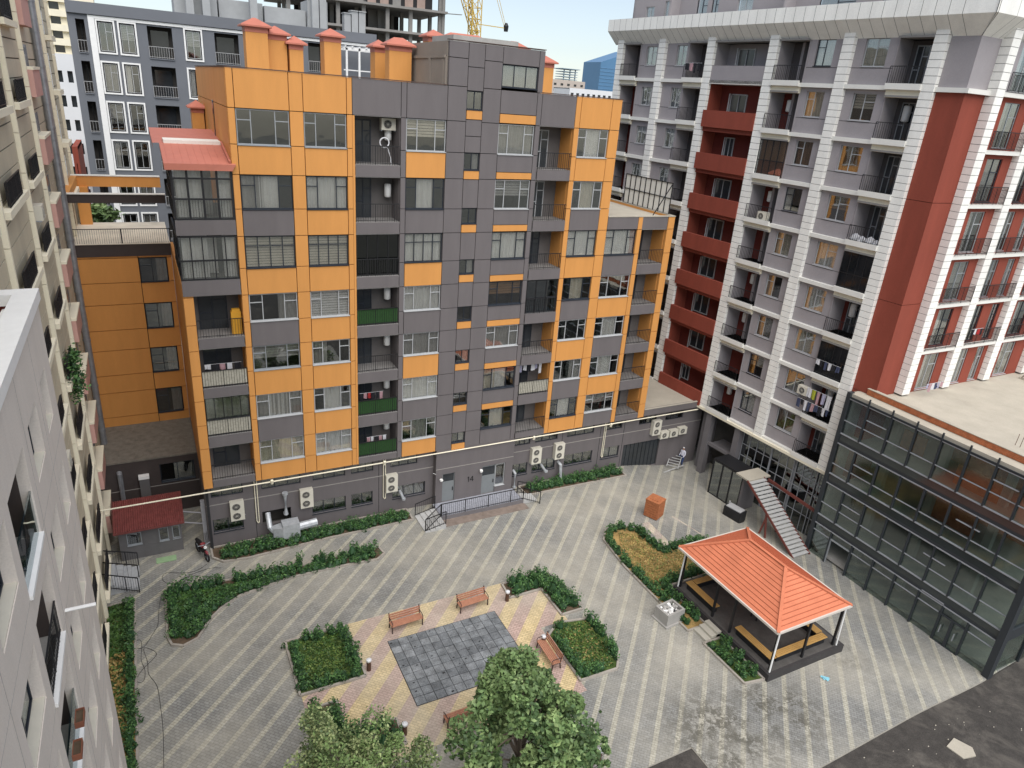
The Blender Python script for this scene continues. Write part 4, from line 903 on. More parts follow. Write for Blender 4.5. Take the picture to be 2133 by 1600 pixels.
hedge([[(16.45, 28.0), (18.5, 28.0), (18.5, 25.6)], [(16.5, 28.6), (18.6, 28.6), (19.2, 27.6), (19.2, 25.6)], [(18.85, 27.9), (18.85, 25.7)]], 'thick elbow shaped hedge at the upper right corner of the plaza', h=.75, w=.62, bushy=.3)
P6 = [(16.65, 24.2), (16.6, 20.9), (18.75, 20.85), (19.6, 21.9), (19.55, 24.5), (17.6, 24.9)]
bed(P6, 'rounded planting bed of grass behind the right hand bench', LAWN)
hedge([[(16.9, 24.0), (16.85, 21.1), (18.3, 21.1)], [(17.2, 24.45), (18.2, 24.5)], [(19.3, 24.5), (19.3, 22.1), (18.9, 21.4)]], 'hedge round the rounded grass bed behind the right hand bench', h=.65, w=.5, gap=.03)
grass([(17, 21.2), (18.7, 21.1), (19.2, 22), (19.2, 24.4), (17, 24.4)], 3400, [GA, GB, GC, GA, GB, GC, DB], 'patchy grass in the rounded bed behind the right hand bench')
P7 = [(4.1, 24.3), (4.1, 20.9), (7.6, 20.9), (7.6, 22.3), (5.4, 22.4), (5.4, 24.3)]
bed(P7, 'elbow shaped planting bed half hidden under the pale tree', SOIL); hedge([[(4.35, 24.0), (4.35, 21.2), (7.3, 21.3)], [(5.1, 24.0), (5.1, 22.2), (7.2, 22.0)]], 'dark hedge poking out above the pale tree at the bottom left', h=.75, w=.62)
P8 = [(24.05, 27.7), (24.0, 21.6), (25.3, 21.6), (25.3, 25.1), (31.2, 25.2), (31.0, 28.25), (27.5, 28.2), (27.4, 30.6), (26.4, 31.5), (25.2, 31.4), (24.4, 30.5)]
bed(P8, 'large planting bed of dry yellow grass behind the pavilion', DRY)
hedge([[(24.3, 21.9), (24.3, 27.7), (24.6, 30.3), (25.4, 31.15), (26.3, 31.2), (27.15, 30.4), (27.2, 28.0), (30.8, 28.0)]], 'hedge following the outer edge of the dry grass bed', h=.55, w=.5)
hedge([[(25.05, 21.8), (25.05, 25.3), (30, 25.4)]], 'hedge between the dry grass bed and the pavilion base', h=.65, w=.5)
grass([(24.5, 25.5), (30.8, 25.5), (30.8, 27.8), (27, 27.8), (26.9, 30.2), (25.8, 30.8), (24.8, 29)], 7000, [DA, DB, DA, GB], 'dry yellow grass behind the pavilion', s=.06, h=.06)
P9 = [(24.15, 20.5), (24.2, 17.5), (25.35, 17.3), (25.35, 20.5)]
bed(P9, 'small planting bed along the pavilion between its steps and front corner', LAWN)
hedge([[(25.1, 20.3), (25.1, 17.6)]], 'short dark hedge against the pavilion base right of the steps', h=.62, w=.45); hedge([[(24.45, 20.3), (24.5, 17.7)]], 'short bright hedge along the kerb right of the pavilion steps', h=.5, w=.42)
P10 = [(-4.1, 35.0), (-4.1, 6), (-2.75, 6), (-2.75, 35.0)]
bed(P10, 'long narrow planting strip between the left hand facades and the footpath', DRY)
hedge([[(-2.98, 34.8), (-2.98, 16)]], 'long straight hedge beside the left hand facades', h=.7, w=.42, bushy=.2)
grass([(-4, 31), (-3.2, 31), (-3.2, 34.9), (-4, 34.9)], 1500, [GA, GC], 'green grass at the far end of the left hand strip', s=.1); grass([(-4, 16), (-3.2, 16), (-3.2, 31), (-4, 31)], 3500, [DA, DA, GC, GB], 'orange dry growth in the left hand strip', s=.1, h=.2)
# trees: tapered trunk, limbs and a crown of leaf faces in many clumps
def tree(x, y, h, cr, cz, r, fl, leafs, s, mats, label, squash=.85, clumps=80, seed=1, kind='tree'):
    global rnd
    keep = rnd; rnd = random.Random(seed); t = thing(kind, label, 'tree', loc=(x, y, gz(x)), group='courtyard trees')
    b = MB(); b.tube([(x, y, -.1), (x + .05, y, h * .25), (x - .03, y + .05, h * .5), (x, y, h * .8)], [r, r * .8, r * .6, r * .25], 9); tips = []
    C = Vector((x, y, cz))
    for i in range(clumps):
        d = Vector((rnd.gauss(0, 1), rnd.gauss(0, 1), rnd.gauss(0, .9))).normalized(); f = rnd.uniform(.35, 1.0) ** .5
        lobe = 1 + .22 * sin(3 * math.atan2(d.y, d.x) + seed) + .15 * sin(5 * d.z + seed * 2)
        p = C + Vector((d.x * cr * f * lobe, d.y * cr * f * lobe, d.z * cr * squash * f)); tips.append(p)
    for p in tips[:26]:
        q = Vector((x, y, h * rnd.uniform(.3, .6))); mid = q.lerp(p, .5) + Vector((0, 0, .2)); b.tube([q, mid, p], [r * .38, r * .2, r * .06], 5)
    obj('trunk', b, mat('bark', (.14, .11, .085), .9, .25, 4), t)
    b = MB()
    for p in tips:
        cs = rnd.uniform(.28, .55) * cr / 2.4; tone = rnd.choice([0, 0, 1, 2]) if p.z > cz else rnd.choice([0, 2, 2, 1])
        for _ in range(leafs // clumps):
            d = Vector((rnd.gauss(0, 1), rnd.gauss(0, 1), rnd.gauss(0, .8))); d *= cs * rnd.uniform(.6, 1.0) / max(d.length, .01) if rnd.random() < .8 else cs * .4
            leaf(b, p + d, s * rnd.uniform(.6, 1.25), tone if rnd.random() < .6 else rnd.randrange(3))
    obj('crown', b, mats, t); rnd = keep; return t
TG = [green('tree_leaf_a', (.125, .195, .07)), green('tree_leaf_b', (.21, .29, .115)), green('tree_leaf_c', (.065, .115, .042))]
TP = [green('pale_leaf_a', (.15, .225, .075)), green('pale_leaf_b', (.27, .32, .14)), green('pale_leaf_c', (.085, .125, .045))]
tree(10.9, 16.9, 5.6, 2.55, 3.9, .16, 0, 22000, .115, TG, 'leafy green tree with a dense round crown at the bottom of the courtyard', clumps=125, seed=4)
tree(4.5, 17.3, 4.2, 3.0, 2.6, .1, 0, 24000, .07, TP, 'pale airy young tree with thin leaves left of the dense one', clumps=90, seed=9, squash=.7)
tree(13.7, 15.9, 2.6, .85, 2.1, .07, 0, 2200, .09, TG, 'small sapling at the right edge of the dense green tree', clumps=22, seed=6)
# ================================================================== PLAZA FURNITURE
WOOD = mat('bench_wood', (.40, .19, .12), .55, .2, 4, fine=.15); IRON = mat('bench_iron', (.05, .03, .028), .5, .1)
def make_bench():
    t = thing('park_bench', '', 'bench', group='slatted wooden benches round the rubber mat')
    b = MB()
    for i in range(5): b.box(-.88, .88, -.22 + i * .095, -.14 + i * .095, .42, .455)
    obj('seat', b, WOOD, t); b = MB()
    for i in range(3): b.bar((-.88, .28 + i * .03, .56 + i * .12), (.88, .28 + i * .03, .56 + i * .12), .03, .09)
    obj('backrest', b, WOOD, t)
    for x in (-.84, .84):
        b = MB(); b.bar((x, -.2, 0), (x, -.16, .42), .05); b.bar((x, .3, 0), (x, .22, .42), .05); b.bar((x, -.22, .4), (x, .26, .4), .05); b.bar((x, .24, .4), (x, .38, .9), .05)
        b.tube([(x, -.2, .42), (x, -.24, .6), (x, -.1, .66), (x, .3, .66)], .022, 6); obj('leg', b, IRON, t)
    return t
def dup(root, loc, rz, label):
    r = root.copy(); COL.objects.link(r); r.matrix_world = frame(loc, rz); r['label'] = label
    for ch in list(root.children):
        c = ch.copy(); COL.objects.link(c); c.parent = r
        for g_ in list(ch.children): d_ = g_.copy(); COL.objects.link(d_); d_.parent = c
    return r
bn = make_bench()
dup(bn, (9.95, 27.75, .005), radians(2), 'brown slatted bench above the left half of the rubber mat'); dup(bn, (13.85, 27.85, .005), radians(3), 'brown slatted bench above the right half of the rubber mat beside the elbow hedge')
dup(bn, (15.85, 22.9, .005), radians(-92), 'brown slatted bench standing sideways right of the rubber mat')
bn.matrix_world = frame((10.35, 21.1, .005), radians(181)); bn['label'] = 'brown slatted bench below the rubber mat, half hidden by the dense tree'
def make_bollard():
    t = thing('bollard_lamp', '', 'bollard lamp', group='brown bollard lamps with pale caps')
    b = MB(); b.tube([(0, 0, 0), (0, 0, .55)], .11, 12); obj('post', b, mat('bollard_brown', (.09, .045, .03), .5, .2, 3), t)
    b = MB(); b.tube([(0, 0, .55), (0, 0, .6), (0, 0, .66), (0, 0, .7)], [.115, .13, .13, .05], 12); obj('cap', b, mat('bollard_cap', (.62, .63, .65), .4, .05), t); return t
bo = make_bollard()
for p, l in (((15.87, 27.6), 'bollard lamp at the inner corner of the elbow hedge'), ((16.05, 23.75), 'bollard lamp behind the sideways bench'), ((7.69, 21.39), 'bollard lamp at the lower edge of the plaza beside the pale tree'), ((14.95, 16.8), 'bollard lamp beside the small sapling at the bottom')):
    dup(bo, (*p, .005), 0, l)
bo.matrix_world = frame((7.3, 25.6, .005), 0); bo['label'] = 'bollard lamp at the right corner of the square grass bed'
# pavilion
pv = thing('pavilion', 'open pavilion with an orange ribbed hip roof on black posts and yellow benches inside', 'pavilion', loc=(28, 20.9, 0))
b = MB(); b.box(25.4, 31.0, 17.15, 24.65, -.4, .45); obj('base', b, mat('dark_plinth', (.045, .042, .042), .7, .2, 1.5), pv)
b = MB(); b.box(25.55, 30.85, 17.3, 24.5, .45, .47); obj('floor', b, mat('pavilion_floor', (.085, .08, .075), .8, .3, 1.5, fine=.1), pv)
PO = [(25.68, 17.4), (28.0, 17.4), (30.35, 17.4), (25.68, 20.3), (25.68, 21.65), (25.68, 24.4), (30.35, 20.9), (30.35, 24.4), (28, 24.4)]
for x, y in PO: b = MB(); b.box(x - .055, x + .055, y - .055, y + .055, .45, 3.38); obj('post', b, BLACK, pv)
E0 = [(25.25, 17.1), (30.75, 17.1), (30.75, 24.75), (25.25, 24.75)]; EX = [(25.0, 17.0), (30.3, 17.0), (30.3, 24.45), (25.0, 24.45)]
ez, rz_ = 3.42, 4.85; r0, r1 = (27.65, 19.4), (27.65, 21.95)
b = MB(); c4 = [(x, y, ez) for x, y in EX]; A_, B_ = (*r0, rz_), (*r1, rz_)
ORF = mat('orange_roof_tile', (.54, .175, .092), .75, .14, 1.0, fine=.08)
for f in ([c4[0], c4[1], A_], [c4[1], c4[2], B_, A_], [c4[2], c4[3], B_], [c4[3], c4[0], A_, B_]): b.face(f)
def lerp3(p, q, t): return tuple(p[i] + (q[i] - p[i]) * t for i in range(3))
rbb = MB(); RIBM = mat('roof_seam', (.40, .11, .055), .6, .05)
def seam(p, q, w=.024): rbb.bar((p[0], p[1], p[2] + .02), (q[0], q[1], q[2] + .02), w, .02)
for side in (0, 1):                                                 # tile courses run level along each slope
    for k in range(1, 12):
        t = k / 12
        if side == 0: seam(lerp3(c4[3], B_, t), lerp3(c4[0], A_, t)); seam(lerp3(c4[1], A_, t), lerp3(c4[2], B_, t))
        else: seam(lerp3(c4[0], A_, t), lerp3(c4[1], A_, t)); seam(lerp3(c4[2], B_, t), lerp3(c4[3], B_, t))
for p, q in ((c4[0], A_), (c4[1], A_), (c4[2], B_), (c4[3], B_), (A_, B_)): b.bar((p[0], p[1], p[2] + .04), (q[0], q[1], q[2] + .04), .16, .06)
ro_ = obj('roof', b, ORF, pv); obj('roof_seams', rbb, RIBM, ro_)
b = MB()
for i in range(4): a, c = c4[i], c4[(i + 1) % 4]; b.bar((a[0], a[1], ez - .03), (c[0], c[1], ez - .03), .08, .12)
obj('gutter', b, mat('pale_gutter', (.58, .53, .47), .5, .05), pv)
for x, y in ((25.05, 17.05), (30.3, 17.05), (25.05, 24.4)): b = MB(); b.tube([(x, y, 3.35), (x + (.45 if x < 28 else -.0), y + (.2 if y < 20 else -.1), 3.15), (25.55 if x < 28 else 30.5, 17.28 if y < 20 else 24.45, .5)], .045, 7); obj('downpipe', b, WHITEP, pv)
YB = mat('yellow_bench', (.50, .30, .10), .6, .12, 3, fine=.08)
for x0, x1, y0, y1 in ((25.85, 26.3, 21.8, 24.2), (25.85, 26.3, 17.6, 20.15), (26.35, 30.1, 17.6, 18.0), (29.75, 30.2, 18.05, 24.0), (26.35, 29.7, 23.8, 24.2)):
    b = MB(); n = 4
    for i in range(n):
        if x1 - x0 < y1 - y0: q = (x1 - x0) / n; b.box(x0 + i * q + .008, x0 + (i + 1) * q - .008, y0, y1, .86, .9)
        else: q = (y1 - y0) / n; b.box(x0, x1, y0 + i * q + .008, y0 + (i + 1) * q - .008, .86, .9)
    o = obj('bench_seat', b, YB, pv); b = MB(); b.box(x0 + .08, x1 - .08, y0 + .08, y1 - .08, .47, .86); obj('bench_base', b, BLACK, o)
    b = MB()
    if x1 - x0 < y1 - y0: xb = x0 - .06 if x0 < 28 else x1 + .03; b.box(xb, xb + .03, y0, y1, .47, 1.25)
    else: yb = y0 - .06 if y0 < 20 else y1 + .03; b.box(x0, x1, yb, yb + .03, .47, 1.25)
    
tb_ = thing('table', 'small black table standing inside the pavilion', 'table', loc=(28.2, 20.6, .47)); b = MB(); b.box(27.7, 28.7, 20.3, 20.9, 1.12, 1.18); obj('table_top', b, BLACK, tb_)
for x in (27.8, 28.6):
    for y in (20.4, 20.8): b = MB(); b.box(x - .03, x + .03, y - .03, y + .03, .47, 1.12); obj('leg', b, BLACK, tb_)
b = MB()
for i in range(3): b.box(24.35 + i * .36, 25.38, 20.55, 21.55, .0, .15 * (i + 1))
tag(obj('steps', b, mat('step_stone', (.42, .40, .34), .85, .12, 2)), 'three pale stone steps leading up to the pavilion between two hedges', 'steps')
# concrete flower box, wooden crate, black bin, slab and litter
fp = thing('planter', 'square grey concrete block planter with broken white fill beside the dry grass bed', 'planter', loc=(23.6, 22.8, 0), rz=radians(4))
F_ = frame((23.65, 22.85, 0), radians(6)); b = MB(F_)
b.box(-.65, .65, -.5, -.38, 0, .8); b.box(-.65, .65, .38, .5, 0, .8); b.box(-.65, -.53, -.38, .38, 0, .8); b.box(.53, .65, -.38, .38, 0, .8); b.box(-.75, .75, -.6, .6, 0, .1); obj('box', b, CONC, fp)
b = MB(F_); b.box(-.52, .52, -.37, .37, .1, .6, 0)
for _ in range(40): x, y = rnd.uniform(-.48, .48), rnd.uniform(-.33, .33); q = rnd.uniform(.03, .09); b.box(x - q, x + q, y - q, y + q, .6, .6 + rnd.uniform(.06, .18), rnd.choice([1, 1, 2]))
obj('fill', b, [DKGAP, WHITEP, CONC], fp)
ct = thing('wooden_box', 'orange brown wooden box standing alone on the paving above the dry grass bed', 'box', loc=(29.4, 31.8, 0)); F_ = frame((29.45, 31.75, 0), radians(24)); b = MB(F_)
b.box(-.48, .48, -.48, .48, .05, 1.3)
for i in range(7):
    z = .06 + i * .18
    for s_ in (-1, 1): b.box(-.5, .5, s_ * .5 - .015, s_ * .5 + .015, z, z + .15); b.box(s_ * .5 - .015, s_ * .5 + .015, -.5, .5, z, z + .15)
obj('body', b, mat('osb_wood', (.36, .13, .055), .8, .3, 6, fine=.2), ct); b = MB(F_); b.box(-.53, .53, -.53, .53, 1.3, 1.36); b.box(-.3, .3, -.3, .3, 1.36, 1.4); obj('lid', b, mat('osb_wood', (0, 0, 0)), ct)
gn = thing('generator', 'black boxy generator with a grey lid beside the glass porch', 'generator', loc=(36.2, 30.0, gz(36.2))); F_ = frame((35.75, 30.25, gz(36)), radians(-78)); b = MB(F_)
b.box(-.7, .7, -.4, .4, .08, .85); b.box(-.72, -.6, -.3, .3, 0, .08); b.box(.6, .72, -.3, .3, 0, .08)
for i in range(6): b.box(-.5 + i * .1, -.45 + i * .1, -.42, -.4, .25, .6)
obj('body', b, BLACK, gn); b = MB(F_); b.box(-.6, .6, -.33, .33, .85, .9); b.tube([(-.66, .2, .85), (-.66, .2, 1.05)], .06, 8); obj('lid', b, mat('bin_lid', (.38, .38, .38), .6, .1), gn)
b = MB(); b.prism([(30.5, 10.9), (31.3, 11.05), (31.6, 10.35), (31.3, 10.0), (30.6, 10.15)], gz(31) - .06, gz(31) + .01); tag(obj('stone_slab', b, PALE), 'pale broken stone slab lying on the dark asphalt', 'slab')
b = MB()
for i in range(9): x, y = 28.4 + rnd.uniform(-.15, .15), 16.05 + rnd.uniform(-.15, .15); b.face([(x, y, .01), (x + .16, y + .04, .05), (x + .1, y + .17, .02), (x - .05, y + .12, .06)])
tag(obj('litter', b, mat('blue_plastic', (.25, .55, .65), .5, .1)), 'crumpled light blue plastic bag on the striped paving below the pavilion', 'litter')
sp_ = MB()
for _ in range(70):
    x, y = rnd.uniform(22, 40), rnd.uniform(7, 12.4); q = rnd.uniform(.01, .06); z = gz(x) - .06; sp_.prism([(x, y), (x + q, y + q * .2), (x + q * .8, y + q), (x - q * .2, y + q * .7)], z, z + q * .5)
o = struct('rubble', sp_, PALE, 'stuff', 'small pale rubble scattered on the asphalt', 'rubble')
# ================================================================== FRONT OF THE ORANGE BUILDING
b = MB(); b.tube([(-4.0, 37.9, 4.18), (37.9, 37.9, 4.3)], .042, 8)
for x in (5.0, 11.9, 22.8, 29.4): b.tube([(x, 37.88, 4.1), (x, 37.8, 4.35)], .09, 6)
tag(obj('gas_pipe', b, CREAM), 'cream pipe running along the foot of the orange facade', 'pipe')
for i, (x, l) in enumerate(((4.05, 'pair of cream pipes dropping down the taupe wall by the left air conditioner'), (12.0, 'pair of cream pipes dropping left of the entrance block'), (29.3, 'pair of cream pipes dropping near the shop front'))):
    b = MB(); z0 = 1.2
    for q in (0, .14): b.tube([(x + q, 38.42, z0 + (0 if q else .15)), (x + q, 38.42, 4.2)], .03, 6)
    b.tube([(x, 38.42, z0 + .15), (x + .07, 38.4, z0), (x + .14, 38.42, z0 + .1)], .03, 6); tag(obj('drop_pipe', b, CREAM), l, 'pipe', 'cream drop pipes')
def make_ac(w=.78, h=1.25, fans=2):
    t = thing('air_conditioner', '', 'air conditioner'); F_ = I4
    b = MB(); b.box(-w / 2, w / 2, -.36, 0, 0, h); obj('casing', b, mat('ac_casing', (.62, .59, .5), .5, .06, 2), t)
    for k in range(fans):
        z = h * (k + .5) / fans; r = min(w, h / fans) * .36; g = MB(); pts = [(-.05 + r * cos(a * pi / 12), -.365, z + r * sin(a * pi / 12)) for a in range(24)]
        g.f.append([g.pt(p) for p in pts]); g.m.append(0)
        for a in range(0, 24, 2): g.bar((-.05, -.375, z), pts[a], .012, .012, 1)
        g.tube([(pts[0][0], -.37, pts[0][2])] + [(p[0], -.37, p[2]) for p in pts[1:]] + [(pts[0][0], -.37, pts[0][2])], .015, 4, 1); obj('fan_grille', g, [DKGAP, mat('ac_grille', (.4, .38, .33), .5, 0)], t)
    b = MB(); b.box(-w / 2, -w / 2 + .05, -.3, .02, -.06, 0); b.box(w / 2 - .05, w / 2, -.3, .02, -.06, 0); b.bar((w / 2, -.1, .2), (w / 2 + .08, 0, .1), .03); obj('bracket', b, SFRAME, t); return t
ac = make_ac(); spots = [((2.98, 38.48, 1.82), 'large cream air conditioner leftmost on the taupe wall'), ((7.03, 38.48, 1.8), 'large cream air conditioner above the steel vent hood'), ((12.5, 38.48, 1.78), 'large cream air conditioner just left of the entrance block'),
 ((23.35, 38.48, 1.88), 'large cream air conditioner just right of the entrance block'), ((25.3, 38.48, 1.92), 'large cream air conditioner above the steel chimney elbow'), ((34.2, 38.48, 2.45), 'large cream air conditioner above the shop front')]
for p, l in spots[1:]: c = dup(ac, p, 0, l); c['group'] = 'large air conditioners on the taupe wall'
ac.matrix_world = frame(spots[0][0], 0); ac['label'] = spots[0][1]; ac['group'] = 'large air conditioners on the taupe wall'
a2 = make_ac(.8, .6, 1)
for i, (p, l) in enumerate([((35.1, 38.48, 2.0), 'small air conditioner nearest the shop front in the row of three'), ((36.05, 38.48, 2.0), 'middle small air conditioner of the three in the corner'), ((36.95, 38.48, 2.1), 'small air conditioner nearest the pillared building')]):
    c = dup(a2, p, 0, l) if i else a2; c.matrix_world = frame(p, 0); c['label'] = l; c['group'] = 'small air conditioners in the corner'
# steel vents
GAL = mat('galvanised_steel', (.48, .50, .52), .45, .25, 3, metal=.35)
b = MB(); b.box(5.4, 6.4, 37.35, 38.1, .35, 1.3); b.prism([(5.4, 37.35), (5.4, 38.1), (4.85, 37.95), (4.85, 37.55)], .5, 1.1); b.tube([(6.4, 37.7, .85), (7.5, 37.75, .9)], .26, 10); b.tube([(4.9, 37.75, .8), (4.7, 37.8, 1.1), (4.7, 38.4, 1.8)], .16, 9)
tag(obj('vent_unit', b, GAL), 'galvanised box vent with a wide horizontal duct behind the hedge', 'vent')
for pts, r, l in (([(5.75, 38.5, 1.5), (5.75, 38.2, 1.6), (5.75, 38.2, 3.0)], .14, 'upright steel flue beside the box vent'), ([(13.15, 38.5, 1.5), (13.15, 38.2, 1.5), (13.3, 38.1, 1.05)], .1, 'short steel elbow left of the entrance block'), ([(24.0, 38.5, 1.5), (24.0, 38.2, 1.45), (24.25, 38.1, 1.05)], .1, 'short steel elbow under the window right of the entrance block'),
                  ([(25.45, 38.5, 1.5), (25.5, 38.15, 1.4), (25.6, 38.1, -.0)], .12, 'steel flue elbow dropping into the right hand hedge'), ([(21.65, 38.45, 1.5), (21.7, 38.15, 1.4), (21.7, 38.15, .2)], .1, 'slim steel flue in the corner of the entrance block')):
    b = MB(); b.tube(pts, r, 10); b.tube([pts[-1], (pts[-1][0], pts[-1][1], pts[-1][2] + .12)], r * 1.3, 10); tag(obj('flue', b, GAL), l, 'flue', 'steel flues on the taupe wall')
b = MB(); b.tube([(15.8, 38.4, 2.3), (15.5, 38.0, 2.6), (15.2, 37.7, 2.9)], .02, 5); b.box(15.68, 15.86, 37.55, 37.75, 2.25, 2.35); tag(obj('street_lamp', b, WHITEP), 'small wall lamp on a bracket at the left corner of the entrance block', 'wall lamp')
b = MB(); b.tube([(18.8, 38, 2.35), (18.8, 37.85, 2.35)], .04, 6); b.tube([(18.8, 37.82, 2.2), (18.8, 37.82, 2.28), (18.8, 37.82, 2.4), (18.8, 37.82, 2.46)], [.03, .11, .11, .03], 10); tag(obj('wall_lamp', b, WHITEP), 'round white wall lamp between the two entrance doors', 'wall lamp')
# entrance platform with railings and steps
en = thing('entrance_steps', 'raised tiled entrance platform with black railings and steps at both ends', 'steps', loc=(18.5, 37, 0))
b = MB(); b.box(15.3, 21.5, 36.35, 38.0, -.4, .3, 0); b.box(15.35, 21.45, 36.4, 37.98, .3, .304, 1)
b.prism([(15.2, 35.55), (21.6, 35.6), (21.6, 36.35), (15.2, 36.35)], -.2, .02, 2); obj('platform', b, [mat('grey_column', (0, 0, 0)), mat('blue_grey_tile', (.30, .31, .35), .6, .35, 7), mat('brown_ramp', (.2, .16, .135), .9, .3, 2)], en)
b = MB()
for i in range(4): b.box(15.3 - .36 * (i + 1), 15.3 - .36 * i, 35.4, 37.5, 0, .3 - .07 * i - .02)
obj('steps', b, mat('grey_tread', (0, 0, 0)), en); b = MB()
for i in range(3): b.box(21.5 + .36 * i, 21.5 + .36 * (i + 1), 36.3, 37.2, 0, .3 - .08 * i - .02)
obj('steps', b, mat('grey_tread', (0, 0, 0)), en)
b = MB()
def rail(p, q, hh=.95, n=None, bars=.14, par=None):
    b = MB()
    p, q = Vector(p), Vector(q); L_ = (q - p).length; k = int(L_ / bars)
    b.bar(p + Vector((0, 0, hh)), q + Vector((0, 0, hh)), .045); b.bar(p + Vector((0, 0, .1)), q + Vector((0, 0, .1)), .03)
    for i in range(k + 1):
        w_ = .05 if i % 12 == 0 or i == k else .014; x = p.lerp(q, i / k); b.bar(x, x + Vector((0, 0, hh)), w_)
    obj('railing', b, BLACK, par or RP)
RP = en
rail((15.35, 36.4, .3), (21.5, 36.4, .3)); rail((15.3, 36.4, .3), (13.9, 35.5, .0)); rail((13.9, 37.45, 0), (15.3, 37.5, .3)); rail((21.5, 36.4, .3), (22.6, 35.9, 0)); rail((21.5, 37.3, .3), (22.5, 37.2, 0), bars=.3); rail((13.9, 35.5, 0), (15.3, 35.5, .3)); RP = None
# steps with railings in the left corner
ls = thing('corner_steps', 'grey steps with black railings at the foot of the beige building', 'steps', loc=(-3.6, 37.3, 0))
b = MB(); b.box(-4.6, -4.0, 35.9, 38.2, -.1, .75, 0)
for i in range(4): b.box(-4.0 + i * .38, -4.0 + (i + 1) * .38, 36.0, 38.0, -.1, .6 - i * .15)
obj('steps', b, mat('pale_step', (.38, .39, .4), .8, .2, 3), ls); RP = ls
rail((-4.5, 35.95, .7), (-2.5, 35.7, .0), bars=.12); rail((-4.5, 38.1, .7), (-2.5, 38.1, .0), bars=.12); rail((-4.5, 37.0, .7), (-2.5, 36.9, .0), bars=.5)
# kiosk
kk = thing('kiosk', 'small grey kiosk with a red corrugated roof in front of the dark annex wall', 'kiosk', loc=(-1.7, 39.9, 0))
kg = mat('kiosk_wall', (.13, .125, .125), .7, .1, 2); b = MB(); F_ = I4
cut(-3.35, -.1, 0, 2.15, [(-2.95, -2.2, .95, 1.75), (-1.3, -.8, .85, 1.75), (-.6, -.2, .9, 1.75)], 38.95, 39.05, 0, b)
b.box(-3.35, -3.25, 39.05, 40.8, 0, 2.3); b.box(-.2, -.1, 39.05, 40.8, 0, 2.3); b.box(-3.35, -.1, 40.7, 40.8, 0, 2.7)
for x in (-2.1, -1.4): b.box(x, x + .03, 38.93, 38.95, 0, 2.1)
b.box(-2.1, -1.4, 38.93, 38.95, .8, .83); b.box(-3.2, -.2, 39.6, 39.65, 0, 2.1, 1); obj('wall', b, [kg, DKGAP], kk)
for a, c in ((-2.95, -2.2), (-1.3, -.8), (-.6, -.2)): window(kk, I4 @ frame((0, 38.95, 0), 0), a, c, .88 if a > -2 else .96, 1.75, .02, 'one', SFRAME, '')
b = MB(); n = 32
for i in range(n):
    x = -3.55 + i * 3.65 / n; w2 = 3.65 / n
    b.face([(x, 38.55, 2.15), (x + w2 / 2, 38.55, 2.2), (x + w2 / 2, 41.0, 2.85), (x, 41.0, 2.8)]); b.face([(x + w2 / 2, 38.55, 2.2), (x + w2, 38.55, 2.15), (x + w2, 41.0, 2.8), (x + w2 / 2, 41.0, 2.85)])
b.box(-3.55, .1, 38.53, 38.57, 2.05, 2.16); obj('roof', b, mat('kiosk_red', (.17, .05, .045), .55, .3, 4), kk)
b = MB(); b.box(-1.6, -.55, 38.0, 38.5, .005, .05); tag(obj('door_mat', b, mat('green_mat', (.27, .40, .22), .9, .15, 4)), 'pale green mat lying in front of the kiosk', 'mat')
b = MB(); b.box(-2.1, -1.55, 43.2, 43.48, 1.5, 2.8); b.box(-2.12, -1.53, 43.15, 43.5, 2.8, 3.0, 1); tag(obj('vent_box', b, [mat('kiosk_wall', (0, 0, 0)), WHITEP]), 'dark vent box with a white lid on the annex wall', 'vent')
b = MB(); b.box(1.05, 1.28, 38.9, 39.1, .9, 3.1)
for q in (0, .09, .18): b.tube([(1.08 + q, 38.95, 0), (1.08 + q, 38.95, .95)], .035, 6)
b.tube([(.1, 39.6, 2.2), (1.1, 39.0, 2.25)], .04, 6); b.tube([(-.1, 39.6, 1.5), (1.1, 39.0, 1.5)], .04, 6); tag(obj('service_duct', b, mat('grey_duct', (.33, .33, .35), .5, .15, 3)), 'grey service duct with pale pipes on the corner beside the kiosk', 'duct')
# motorcycle by the wall
mc = thing('motorcycle', 'black and red motorcycle parked beside the hedge corner near the kiosk', 'motorcycle', F=frame((.85, 37.9, 0), radians(-72))); F_ = frame((.85, 37.9, 0), radians(-72))
for x in (-.62, .62):
    b = MB(F_); pts = [(x + .29 * cos(a * pi / 10), 0, .3 + .29 * sin(a * pi / 10)) for a in range(21)]; b.tube(pts, .055, 7, cap=False); o = obj('wheel', b, BLACK, mc)
    b = MB(F_)
    for a in range(5): b.bar((x, 0, .3), (x + .26 * cos(a * 1.257), 0, .3 + .26 * sin(a * 1.257)), .03)
    obj('rim', b, SFRAME, o)
b = MB(F_); b.tube([(-.5, 0, .35), (-.2, 0, .45), (.2, 0, .5), (.42, 0, .8)], [.1, .16, .15, .06], 8); b.tube([(.62, 0, .3), (.42, 0, .85), (.38, 0, 1.0)], .04, 6); obj('frame', b, BLACK, mc)
b = MB(F_); b.tube([(-.75, 0, .78), (-.4, 0, .76), (-.05, 0, .78)], [.09, .14, .12], 8); obj('seat', b, mat('seat_black', (.015, .013, .014), .7, .1), mc)
b = MB(F_); b.tube([(-.05, 0, .78), (.15, 0, .86), (.36, 0, .78)], [.1, .17, .1], 8); b.tube([(.45, 0, .6), (.66, 0, .62), (.85, 0, .5)], [.05, .08, .04], 6); obj('fuel_tank', b, mat('dull_red', (.2, .03, .035), .4, .2, 4), mc)
b = MB(F_); b.tube([(.36, -.36, 1.02), (.4, -.1, .98), (.4, .1, .98), (.36, .36, 1.02)], .02, 6); obj('handlebar', b, SFRAME, mc); b = MB(F_); b.tube([(.48, 0, .88), (.56, 0, .88)], .09, 10); obj('headlight', b, WHITEP, mc)
